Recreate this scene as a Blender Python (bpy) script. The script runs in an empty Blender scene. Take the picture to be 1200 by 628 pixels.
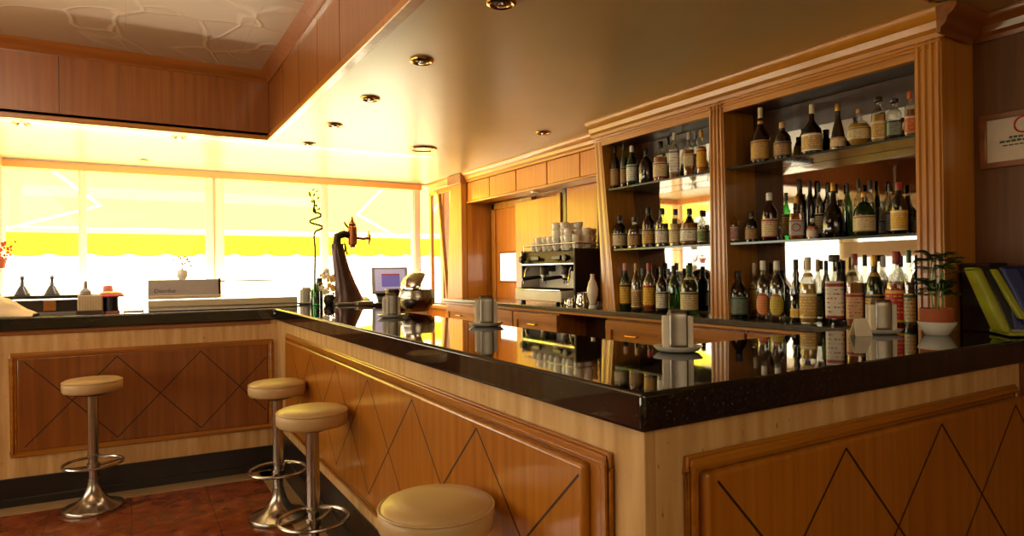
import bpy, bmesh, math, random
from mathutils import Vector, Matrix, Euler
random.seed(7)
SC = bpy.context.scene
COL = SC.collection
R = math.radians
# ------------------------------------------------------------------ materials
def srgb(h):
    h = h.lstrip('#'); c = [int(h[i:i+2], 16)/255 for i in (0, 2, 4)]
    return tuple((x/12.92 if x <= .04045 else ((x+.055)/1.055)**2.4) for x in c)+(1,)
def newmat(name):
    m = bpy.data.materials.new(name); m.use_nodes = True
    nt = m.node_tree; nt.nodes.clear()
    out = nt.nodes.new('ShaderNodeOutputMaterial')
    b = nt.nodes.new('ShaderNodeBsdfPrincipled')
    nt.links.new(b.outputs[0], out.inputs[0])
    return m, nt, b, out
def plain(name, hexc, rough=.5, metal=0, coat=0, emis=0, bump=0, bscale=40, spec=.5):
    m, nt, b, o = newmat(name)
    c = srgb(hexc)
    tc = nt.nodes.new('ShaderNodeTexCoord'); n = nt.nodes.new('ShaderNodeTexNoise')
    n.inputs['Scale'].default_value = bscale; n.inputs['Detail'].default_value = 3
    nt.links.new(tc.outputs['Object'], n.inputs['Vector'])
    mx = nt.nodes.new('ShaderNodeMix'); mx.data_type = 'RGBA'
    mx.inputs[6].default_value = tuple(x*.88 for x in c[:3])+(1,)
    mx.inputs[7].default_value = tuple(min(1, x*1.1) for x in c[:3])+(1,)
    nt.links.new(n.outputs['Fac'], mx.inputs[0]); nt.links.new(mx.outputs[2], b.inputs['Base Color'])
    b.inputs['Roughness'].default_value = rough; b.inputs['Metallic'].default_value = metal
    b.inputs['Coat Weight'].default_value = coat; b.inputs['Coat Roughness'].default_value = .08
    b.inputs['Specular IOR Level'].default_value = spec
    if emis:
        b.inputs['Emission Color'].default_value = c; b.inputs['Emission Strength'].default_value = emis
    if bump:
        bp = nt.nodes.new('ShaderNodeBump'); bp.inputs['Strength'].default_value = bump; bp.inputs['Distance'].default_value = .004
        nt.links.new(n.outputs['Fac'], bp.inputs['Height']); nt.links.new(bp.outputs[0], b.inputs['Normal'])
    return m
def ramp(nt, fac, stops):
    r = nt.nodes.new('ShaderNodeValToRGB')
    e = r.color_ramp.elements
    while len(e) < len(stops): e.new(.5)
    for i, (p, c) in enumerate(stops):
        e[i].position = p; e[i].color = c if not isinstance(c, str) else srgb(c)
    nt.links.new(fac, r.inputs[0]); return r
def wood(name, dark, mid, light, axis='z', rough=.3, coat=.5, k=1.0):
    m, nt, b, o = newmat(name)
    tc = nt.nodes.new('ShaderNodeTexCoord'); mp = nt.nodes.new('ShaderNodeMapping')
    s = [34*k]*3; s['xyz'.index(axis)] = 1.3*k
    mp.inputs['Scale'].default_value = s
    nt.links.new(tc.outputs['Object'], mp.inputs[0])
    n = nt.nodes.new('ShaderNodeTexNoise'); n.inputs['Scale'].default_value = 1; n.inputs['Detail'].default_value = 5
    n.inputs['Distortion'].default_value = .25
    nt.links.new(mp.outputs[0], n.inputs['Vector'])
    n2 = nt.nodes.new('ShaderNodeTexNoise'); n2.inputs['Scale'].default_value = 1.3; n2.inputs['Detail'].default_value = 2
    nt.links.new(tc.outputs['Object'], n2.inputs['Vector'])
    ad = nt.nodes.new('ShaderNodeMath'); ad.operation = 'MULTIPLY_ADD'; ad.inputs[1].default_value = .35
    nt.links.new(n2.outputs['Fac'], ad.inputs[0])
    sb = nt.nodes.new('ShaderNodeMath'); sb.operation = 'MULTIPLY'; sb.inputs[1].default_value = .72
    nt.links.new(n.outputs['Fac'], sb.inputs[0]); nt.links.new(sb.outputs[0], ad.inputs[2])
    r = ramp(nt, ad.outputs[0], [(.32, dark), (.52, mid), (.72, light)])
    nt.links.new(r.outputs[0], b.inputs['Base Color'])
    b.inputs['Roughness'].default_value = rough; b.inputs['Coat Weight'].default_value = coat
    b.inputs['Coat Roughness'].default_value = .12
    bp = nt.nodes.new('ShaderNodeBump'); bp.inputs['Strength'].default_value = .03; bp.inputs['Distance'].default_value = .001
    nt.links.new(n.outputs['Fac'], bp.inputs['Height']); nt.links.new(bp.outputs[0], b.inputs['Normal'])
    return m
M = {}
WD, WM, WL = '#8a4a12', '#b06a1e', '#cb8a35'
for a in 'xyz':
    M['wood_'+a] = wood('oak_'+a, '#8e5210', '#a86716', '#bb7b22', a)
    M['oak_'+a] = wood('golden_oak_'+a, '#a8681a', '#bf7e22', '#cf9034', a, rough=.35)
    M['cherry_'+a] = wood('cherry_'+a, '#733f14', '#864c1b', '#975b24', a, rough=.28)
    M['honey_'+a] = wood('honey_veneer_'+a, '#bf6e1a', '#cf7e26', '#dc9038', a, rough=.34, coat=.35)
M['wall_wood'] = wood('wall_veneer', '#57320c', '#6b4010', '#7d5018', 'z', rough=.5, coat=0)
for a in 'xyz': M['post_'+a] = wood('satin_oak_'+a, '#a86a1c', '#bb7a24', '#c88a34', a, rough=.5, coat=.05)
M['matt_brown'] = plain('matt_brown', '#2c1409', .8)
M['dkwood'] = wood('dark_wood', '#2a1509', '#3a1f0e', '#4a2a15', 'z')
M['groove'] = plain('groove', '#2a1206', .6)

def granite():
    m, nt, b, o = newmat('black_granite')
    tc = nt.nodes.new('ShaderNodeTexCoord'); v = nt.nodes.new('ShaderNodeTexNoise')
    v.inputs['Scale'].default_value = 160; v.inputs['Detail'].default_value = 6
    nt.links.new(tc.outputs['Object'], v.inputs['Vector'])
    r = ramp(nt, v.outputs['Fac'], [(.45, '#0b0b0c'), (.6, '#1b1b1a'), (.76, '#45423c')])
    nt.links.new(r.outputs[0], b.inputs['Base Color'])
    b.inputs['Roughness'].default_value = .035; b.inputs['IOR'].default_value = 1.65
    b.inputs['Coat Weight'].default_value = .3; b.inputs['Coat Roughness'].default_value = .02
    return m
M['granite'] = granite()
M['granite_matt'] = plain('dark_base_stone', '#1c1917', .35, bscale=120)
def travertine():
    m, nt, b, o = newmat('travertine')
    tc = nt.nodes.new('ShaderNodeTexCoord'); mp = nt.nodes.new('ShaderNodeMapping')
    mp.inputs['Scale'].default_value = (22, 22, 2.2)
    nt.links.new(tc.outputs['Object'], mp.inputs[0])
    n = nt.nodes.new('ShaderNodeTexNoise'); n.inputs['Scale'].default_value = 1; n.inputs['Detail'].default_value = 5
    nt.links.new(mp.outputs[0], n.inputs['Vector'])
    r = ramp(nt, n.outputs['Fac'], [(.3, '#b98f55'), (.5, '#cfa86e'), (.7, '#dfbf88')])
    mp2 = nt.nodes.new('ShaderNodeMapping'); mp2.inputs['Scale'].default_value = (95, 95, 30)
    nt.links.new(tc.outputs['Object'], mp2.inputs[0])
    n2 = nt.nodes.new('ShaderNodeTexNoise'); n2.inputs['Scale'].default_value = 1; n2.inputs['Detail'].default_value = 2
    nt.links.new(mp2.outputs[0], n2.inputs['Vector'])
    pit = ramp(nt, n2.outputs['Fac'], [(.69, (0, 0, 0, 1)), (.74, (1, 1, 1, 1))])
    mx = nt.nodes.new('ShaderNodeMix'); mx.data_type = 'RGBA'
    mx.inputs[7].default_value = srgb('#7d5f3c')
    nt.links.new(pit.outputs[0], mx.inputs[0]); nt.links.new(r.outputs[0], mx.inputs[6])
    nt.links.new(mx.outputs[2], b.inputs['Base Color'])
    b.inputs['Roughness'].default_value = .4
    bp = nt.nodes.new('ShaderNodeBump'); bp.invert = True; bp.inputs['Strength'].default_value = .5; bp.inputs['Distance'].default_value = .003
    nt.links.new(pit.outputs[0], bp.inputs['Height']); nt.links.new(bp.outputs[0], b.inputs['Normal'])
    return m
M['travertine'] = travertine()
def floor_mat():
    m, nt, b, o = newmat('red_marble_tiles')
    tc = nt.nodes.new('ShaderNodeTexCoord')
    br = nt.nodes.new('ShaderNodeTexBrick'); br.offset = 0; br.squash = 1
    br.inputs['Scale'].default_value = 1; br.inputs['Brick Width'].default_value = .4; br.inputs['Row Height'].default_value = .4
    br.inputs['Mortar Size'].default_value = .002
    br.inputs['Color1'].default_value = (1, 1, 1, 1); br.inputs['Color2'].default_value = (.85, .85, .85, 1); br.inputs['Mortar'].default_value = (.3, .25, .2, 1)
    nt.links.new(tc.outputs['Object'], br.inputs['Vector'])
    n = nt.nodes.new('ShaderNodeTexNoise'); n.inputs['Scale'].default_value = 9; n.inputs['Detail'].default_value = 8; n.inputs['Distortion'].default_value = .5
    nt.links.new(tc.outputs['Object'], n.inputs['Vector'])
    r = ramp(nt, n.outputs['Fac'], [(.3, '#6a3018'), (.5, '#84401f'), (.64, '#94502a'), (.76, '#b0764c')])
    mx = nt.nodes.new('ShaderNodeMix'); mx.data_type = 'RGBA'; mx.blend_type = 'MULTIPLY'; mx.inputs[0].default_value = 1
    nt.links.new(r.outputs[0], mx.inputs[6]); nt.links.new(br.outputs['Color'], mx.inputs[7])
    nt.links.new(mx.outputs[2], b.inputs['Base Color'])
    b.inputs['Roughness'].default_value = .16
    return m
M['floor'] = floor_mat()
M['border'] = plain('beige_border_tile', '#a58a62', .25, bscale=12)
M['ceil'] = plain('satin_ceiling_paint', '#cdb67c', .30, bscale=2, bump=.0, spec=1.0)
def embossed():
    m, nt, b, o = newmat('embossed_ceiling_panels')
    tc = nt.nodes.new('ShaderNodeTexCoord')
    n = nt.nodes.new('ShaderNodeTexNoise'); n.inputs['Scale'].default_value = 1.5; n.inputs['Detail'].default_value = 1
    nt.links.new(tc.outputs['Object'], n.inputs['Vector'])
    w = nt.nodes.new('ShaderNodeTexVoronoi'); w.feature = 'DISTANCE_TO_EDGE'; w.inputs['Scale'].default_value = 5.0
    mxv = nt.nodes.new('ShaderNodeMix'); mxv.data_type = 'RGBA'; mxv.inputs[0].default_value = .55
    nt.links.new(tc.outputs['Object'], mxv.inputs[6]); nt.links.new(n.outputs['Color'], mxv.inputs[7])
    nt.links.new(mxv.outputs[2], w.inputs['Vector'])
    r = ramp(nt, w.outputs['Distance'], [(0, (1, 1, 1, 1)), (.02, (.6, .6, .6, 1)), (.045, (0, 0, 0, 1))])
    br = nt.nodes.new('ShaderNodeTexBrick'); br.offset = 0; br.inputs['Scale'].default_value = 1
    br.inputs['Brick Width'].default_value = .6; br.inputs['Row Height'].default_value = .6; br.inputs['Mortar Size'].default_value = .004
    br.inputs['Color1'].default_value = br.inputs['Color2'].default_value = (1, 1, 1, 1); br.inputs['Mortar'].default_value = (0, 0, 0, 1)
    nt.links.new(tc.outputs['Object'], br.inputs['Vector'])
    ml = nt.nodes.new('ShaderNodeMath'); ml.operation = 'MULTIPLY_ADD'; ml.inputs[1].default_value = 1.0
    nt.links.new(r.outputs[0], ml.inputs[0]); nt.links.new(br.outputs['Color'], ml.inputs[2])
    bp = nt.nodes.new('ShaderNodeBump'); bp.inputs['Strength'].default_value = .45; bp.inputs['Distance'].default_value = .008
    nt.links.new(ml.outputs[0], bp.inputs['Height']); nt.links.new(bp.outputs[0], b.inputs['Normal'])
    cr = ramp(nt, r.outputs[0], [(0, '#b39a7c'), (1, '#c4ad90')])
    nt.links.new(cr.outputs[0], b.inputs['Base Color'])
    b.inputs['Roughness'].default_value = .45
    return m
M['emboss'] = embossed()
M['plaster'] = plain('cream_plaster', '#d8c39a', .7, bump=.2, bscale=60)
M['steel'] = plain('brushed_steel', '#b5aea3', .22, 1, bscale=8)
M['chrome'] = plain('chrome', '#d8d4cc', .08, 1)
M['dullsteel'] = plain('satin_steel', '#a39d92', .38, 1)
M['gold'] = plain('brass', '#c69340', .2, 1)
M['darkmetal'] = plain('dark_metal', '#3c342c', .3, .7)
M['vinyl'] = plain('cream_vinyl', '#c6a976', .45, coat=.15, bump=.08, bscale=180)
M['black'] = plain('black_plastic', '#101012', .35)
M['white'] = plain('white_glaze', '#ece6d8', .18, coat=.4)
M['glare_white'] = plain('glare_white_panel', '#f7f1e4', .45, coat=.2)  # white stands in for window glare on the espresso machine panels
M['paper'] = plain('white_paper', '#efe6d2', .8)
M['cloth'] = plain('cream_cloth', '#ecd6b0', .9, bump=.3, bscale=200)
M['window_frame'] = plain('haze_peach_frame', '#f2cdaa', .5)  # pale peach carries the window haze that washes out the frames
M['header_wood'] = plain('orange_header', '#dd9648', .45)
M['terracotta'] = plain('terracotta', '#a8532b', .7)
M['leaf'] = plain('leaf_green', '#2c4a20', .5)
M['leaf2'] = plain('pale_leaf', '#6c8a4a', .6)
M['flower'] = plain('orange_petals', '#e0842a', .6)
M['yellowpetal'] = plain('yellow_petals', '#f2c14a', .6)
M['redflower'] = plain('red_petals', '#c4391c', .6)
M['red'] = plain('red_plastic', '#c23a30', .35)
M['pink'] = plain('pink_glaze', '#d67864', .35)
M['navy'] = plain('navy_plastic', '#101c5a', .45)
M['lime'] = plain('yellow_green_plastic', '#8f9116', .5)
M['greyplastic'] = plain('grey_plastic', '#8b8783', .35)
M['screen'] = plain('lcd_screen', '#a9a2c0', .2, emis=.4)
M['screenblue'] = plain('lcd_window', '#6b62a8', .2, emis=.4)
M['sand'] = plain('pale_pavement', '#e8e0cc', .8)
M['darkglass'] = plain('smoked_panel', '#9a918a', .2)
M['ink'] = plain('dark_ink', '#2b2a2c', .7)
M['inkgreen'] = plain('green_ink', '#4c5a3a', .7)
M['inkred'] = plain('red_ink', '#c43a2a', .7)
M['poster'] = plain('poster_paper', '#dccfb8', .45)
def transp(name, tint, gloss=.12, rough=.02, k=1.0):
    m = bpy.data.materials.new(name); m.use_nodes = True; nt = m.node_tree; nt.nodes.clear()
    o = nt.nodes.new('ShaderNodeOutputMaterial'); t = nt.nodes.new('ShaderNodeBsdfTransparent'); g = nt.nodes.new('ShaderNodeBsdfGlossy')
    t.inputs[0].default_value = tint; g.inputs['Roughness'].default_value = rough
    f = nt.nodes.new('ShaderNodeFresnel'); ge = nt.nodes.new('ShaderNodeNewGeometry')
    io = nt.nodes.new('ShaderNodeMapRange'); io.inputs[3].default_value = 1.5; io.inputs[4].default_value = 1/1.5
    nt.links.new(ge.outputs['Backfacing'], io.inputs[0]); nt.links.new(io.outputs[0], f.inputs[0])
    a = nt.nodes.new('ShaderNodeMath'); a.operation = 'MULTIPLY_ADD'; a.inputs[1].default_value = k; a.inputs[2].default_value = max(0, gloss-.04)
    a.use_clamp = True
    mx = nt.nodes.new('ShaderNodeMixShader')
    nt.links.new(f.outputs[0], a.inputs[0]); nt.links.new(a.outputs[0], mx.inputs[0])
    nt.links.new(t.outputs[0], mx.inputs[1]); nt.links.new(g.outputs[0], mx.inputs[2]); nt.links.new(mx.outputs[0], o.inputs[0])
    return m
M['pane'] = transp('window_glass', (.97, .98, .97, 1), .04, k=.22)
M['shelfglass'] = transp('glass_shelf', (.62, .68, .66, 1), .25)
def translucent(name, c):
    m = bpy.data.materials.new(name); m.use_nodes = True; nt = m.node_tree; nt.nodes.clear()
    o = nt.nodes.new('ShaderNodeOutputMaterial'); a = nt.nodes.new('ShaderNodeBsdfTranslucent'); d = nt.nodes.new('ShaderNodeBsdfDiffuse'); mx = nt.nodes.new('ShaderNodeMixShader')
    a.inputs[0].default_value = d.inputs[0].default_value = c; mx.inputs[0].default_value = .65
    nt.links.new(a.outputs[0], mx.inputs[1]); nt.links.new(d.outputs[0], mx.inputs[2]); nt.links.new(mx.outputs[0], o.inputs[0]); return m
M['blind'] = translucent('cream_blind', (.55, .42, .30, 1))
M['g_clear'] = transp('clear_glass', (.80, .80, .76, 1), .14)
M['g_lime'] = transp('bright_green_glass', (.16, .46, .16, 1), .12)
M['g_green'] = plain('dark_green_glass', '#0f2a0e', .08, coat=.8)
M['g_brown'] = plain('brown_glass', '#241005', .08, coat=.8)
M['g_black'] = plain('black_glass', '#0a0706', .08, coat=.8)
M['g_wine'] = plain('wine_glass', '#220608', .08, coat=.8)
for k, c in dict(amber='#a8591a', brown='#54260c', gold='#c9962c', pale='#b9b49a', orange='#d9561c', red='#8c1c18').items():
    M['l_'+k] = plain('drink_'+k, c, .1, coat=.5, emis=.0)
for k, c in dict(dark='#1d1512', black='#0c0b0b', white='#e6dfce', gold='#b98a35', red='#8e1f1a', tan='#b98f5a', cream='#d9c9a0', clear='#b9b6ad',
                 grey='#8a8680', pink='#c98c7c', green='#1e5a2a', silver='#a8a8a6', orange='#c9682c', darkwood='#3a2415').items():
    M['c_'+k] = plain('cap_'+k, c, .35, .6 if k in ('gold', 'silver') else 0)
def label_mat(name, base, accent):
    m, nt, b, o = newmat(name)
    tc = nt.nodes.new('ShaderNodeTexCoord'); sp = nt.nodes.new('ShaderNodeSeparateXYZ')
    nt.links.new(tc.outputs['Generated'], sp.inputs[0])
    r = ramp(nt, sp.outputs['Z'], [(0, accent), (.07, base), (.16, base), (.78, base), (.86, accent), (.95, base)])
    r.color_ramp.interpolation = 'CONSTANT'
    w = nt.nodes.new('ShaderNodeTexWave'); w.bands_direction = 'Z'; w.inputs['Scale'].default_value = 2.6
    nt.links.new(tc.outputs['Generated'], w.inputs['Vector'])
    n = nt.nodes.new('ShaderNodeTexNoise'); n.inputs['Scale'].default_value = 9; nt.links.new(tc.outputs['Generated'], n.inputs['Vector'])
    mu = nt.nodes.new('ShaderNodeMath'); mu.operation = 'MULTIPLY'
    nt.links.new(w.outputs['Fac'], mu.inputs[0]); nt.links.new(n.outputs['Fac'], mu.inputs[1])
    rr = ramp(nt, mu.outputs[0], [(.46, (0, 0, 0, 1)), (.52, (1, 1, 1, 1))])
    mx = nt.nodes.new('ShaderNodeMix'); mx.data_type = 'RGBA'; mx.inputs[7].default_value = srgb(accent)
    nt.links.new(rr.outputs[0], mx.inputs[0]); nt.links.new(r.outputs[0], mx.inputs[6])
    nt.links.new(mx.outputs[2], b.inputs['Base Color']); b.inputs['Roughness'].default_value = .5
    return m
LC = dict(tan='#a37c48', white='#e2dac8', cream='#d2bf92', yellow='#d8a926', gold='#c49a48', green='#5d7a3a', pink='#c98b80', grey='#7d8474',
          orange='#d0713c', medal='#b9b9bb', oval='#d98a4a', lime='#c3b43a', peach='#cfa47a', redlabel='#b81f26', silver='#a9a9ad')
AC = dict(gold='#8a5f1e', dark='#2a1c14', green='#1f5a2c', red='#9c2a1c', grey='#7a766e', tan='#8a6438', cream='#e6d8b0', white='#ece6da', amber='#a8591a',
          orange='#c4491a', silver='#d0d0d4', yellow='#e0b22c', )
AC[''] = '#2a1c14'
_lm = {}
def lab_mat(l, a):
    if (l, a) not in _lm: _lm[(l, a)] = label_mat('label_%s_%s' % (l, a or 'plain'), LC[l], AC[a])
    return _lm[(l, a)]
# ------------------------------------------------------------------ mesh builder
class MB:
    def __init__(s): s.v = []; s.f = []
    def add(s, vs, fs):
        o = len(s.v); s.v += [tuple(p) for p in vs]; s.f += [[i+o for i in f] for f in fs]; return s
    def box(s, x0, x1, y0, y1, z0, z1, m=None):
        if x0 > x1: x0, x1 = x1, x0
        if y0 > y1: y0, y1 = y1, y0
        if z0 > z1: z0, z1 = z1, z0
        vs = [(x, y, z) for z in (z0, z1) for x, y in ((x0, y0), (x1, y0), (x1, y1), (x0, y1))]
        if m: vs = [m @ Vector(p) for p in vs]
        return s.add(vs, [(3, 2, 1, 0), (4, 5, 6, 7), (0, 1, 5, 4), (1, 2, 6, 5), (2, 3, 7, 6), (3, 0, 4, 7)])
    def prism(s, poly, z0, z1):
        n = len(poly)
        a = sum(poly[i][0]*poly[(i+1) % n][1]-poly[(i+1) % n][0]*poly[i][1] for i in range(n))
        if a < 0: poly = poly[::-1]
        vs = [(x, y, z0) for x, y in poly]+[(x, y, z1) for x, y in poly]
        return s.add(vs, [list(range(n))[::-1], list(range(n, 2*n))]+[(i, (i+1) % n, n+(i+1) % n, n+i) for i in range(n)])
    def hexa(s, p):     # 8 points: bottom ring, top ring
        return s.add(p, [(3, 2, 1, 0), (4, 5, 6, 7), (0, 1, 5, 4), (1, 2, 6, 5), (2, 3, 7, 6), (3, 0, 4, 7)])
    def lathe(s, prof, n=24, c=(0, 0, 0), sq=0, sy=1, closed=True, a0=0, a1=360, rot=0, ax='z'):
        full = abs(a1-a0) >= 360; cols = n if full else n+1
        vs = []
        for r, z in prof:
            for k in range(cols):
                a = R(a0+(a1-a0)*k/n)
                ca, sa = math.cos(a), math.sin(a)
                if sq:
                    e = 2/sq; q = (abs(ca)**sq+abs(sa)**sq)**(-1/sq)
                else: q = 1
                x, y = r*q*ca, r*q*sa*sy
                if rot: x, y = x*math.cos(rot)-y*math.sin(rot), x*math.sin(rot)+y*math.cos(rot)
                vs.append((x, y, z))
        fs = []
        for j in range(len(prof)-1):
            for k in range(n):
                k2 = (k+1) % cols
                fs.append((j*cols+k, j*cols+k2, (j+1)*cols+k2, (j+1)*cols+k))
        if full and closed:
            if prof[0][0] > 1e-5: fs.append(list(range(cols))[::-1])
            if prof[-1][0] > 1e-5: fs.append([(len(prof)-1)*cols+k for k in range(cols)])
        if ax == 'x': vs = [(z, x, y) for x, y, z in vs]
        if ax == 'y': vs = [(y, z, x) for x, y, z in vs]
        vs = [(x+c[0], y+c[1], z+c[2]) for x, y, z in vs]
        return s.add(vs, fs)
    def tube(s, pts, r, n=8, close=False, r2=None):
        pts = [Vector(p) for p in pts]; N = len(pts); rings = []
        up = Vector((0, 0, 1))
        for i, p in enumerate(pts):
            if close: t = pts[(i+1) % N]-pts[i-1]
            else: t = pts[min(i+1, N-1)]-pts[max(i-1, 0)]
            t.normalize()
            u = t.cross(up)
            if u.length < .05: u = t.cross(Vector((1, 0, 0)))
            u.normalize(); w = u.cross(t)
            rr = r if r2 is None else r+(r2-r)*i/max(1, N-1)
            rings.append([p+(u*math.cos(2*math.pi*k/n)+w*math.sin(2*math.pi*k/n))*rr for k in range(n)])
        vs = [q for g in rings for q in g]; fs = []
        for i in range(N if close else N-1):
            j = (i+1) % N
            for k in range(n): fs.append((i*n+k, i*n+(k+1) % n, j*n+(k+1) % n, j*n+k))
        if not close: fs += [list(range(n))[::-1], [(N-1)*n+k for k in range(n)]]
        return s.add(vs, fs)
    def mesh(s, name, org=(0, 0, 0)):
        me = bpy.data.meshes.new(name)
        me.from_pydata([(x-org[0], y-org[1], z-org[2]) for x, y, z in s.v], [], s.f)
        bm = bmesh.new(); bm.from_mesh(me)
        bmesh.ops.remove_doubles(bm, verts=bm.verts, dist=1e-6)
        bmesh.ops.recalc_face_normals(bm, faces=bm.faces); bm.to_mesh(me); bm.free()
        return me
def build(name, mb, mat, parent=None, org=None, smooth=False, bevel=0, seg=2, label=None, cat=None, group=None, kind=None, loc=None, rotz=0, subsurf=0, local=False):
    """world-coordinate mesh; when parented its coordinates are shifted to the parent's base unless local"""
    if parent is not None and not local and org is None: org = tuple(parent['_b'])
    org = org or (0, 0, 0)
    o = bpy.data.objects.new(name, mb.mesh(name, org)); COL.objects.link(o)
    o.data.materials.append(M[mat] if isinstance(mat, str) else mat)
    if parent is not None: o.parent = parent
    else: o.location = loc if loc is not None else org; o.rotation_euler.z = rotz
    if parent is not None and loc is not None: o.location = loc
    if bevel:
        b = o.modifiers.new('bevel', 'BEVEL'); b.width = bevel; b.segments = seg; b.limit_method = 'ANGLE'; b.angle_limit = R(40)
    if subsurf:
        b = o.modifiers.new('sub', 'SUBSURF'); b.levels = b.render_levels = subsurf
    if smooth or bevel:
        for p in o.data.polygons: p.use_smooth = True
        if not (smooth == 2):
            try: o.data.set_sharp_from_angle(angle=R(38))
            except Exception: pass
    if label: o['label'] = label
    if cat: o['category'] = cat
    if group: o['group'] = group
    if kind: o['kind'] = kind
    return o
def thing(name, loc, label, cat, group=None, rotz=0, kind=None):
    o = bpy.data.objects.new(name, None); COL.objects.link(o); o.empty_display_size = .1
    o.location = loc; o.rotation_euler.z = rotz; o['_b'] = list(loc)
    if label: o['label'] = label
    if cat: o['category'] = cat
    if group: o['group'] = group
    if kind: o['kind'] = kind
    return o
def dup(root, loc, rotz=0, label=None, group=None):
    r = root.copy(); COL.objects.link(r); r.location = loc; r.rotation_euler.z = rotz
    if label: r['label'] = label
    if group: r['group'] = group
    for ch in list(root.children):
        c = ch.copy(); COL.objects.link(c); c.parent = r
        for g in list(ch.children):
            d = g.copy(); COL.objects.link(d); d.parent = c
    return r
def struct(name, mb, mat, org=None, **k):
    return build(name, mb, mat, org=org, kind='structure', **k)
def sprof(mb, prof, axis, a, b, flip=1):
    """extrude a 2-D profile [(d, z)] along an axis; d is measured along the other horizontal axis"""
    n = len(prof)
    if axis == 'y': vs = [(d, a, z) for d, z in prof]+[(d, b, z) for d, z in prof]
    else: vs = [(a, d, z) for d, z in prof]+[(b, d, z) for d, z in prof]
    return mb.add(vs, [list(range(n)), list(range(n, 2*n))[::-1]]+[(i, (i+1) % n, n+(i+1) % n, n+i) for i in range(n)])
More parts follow.
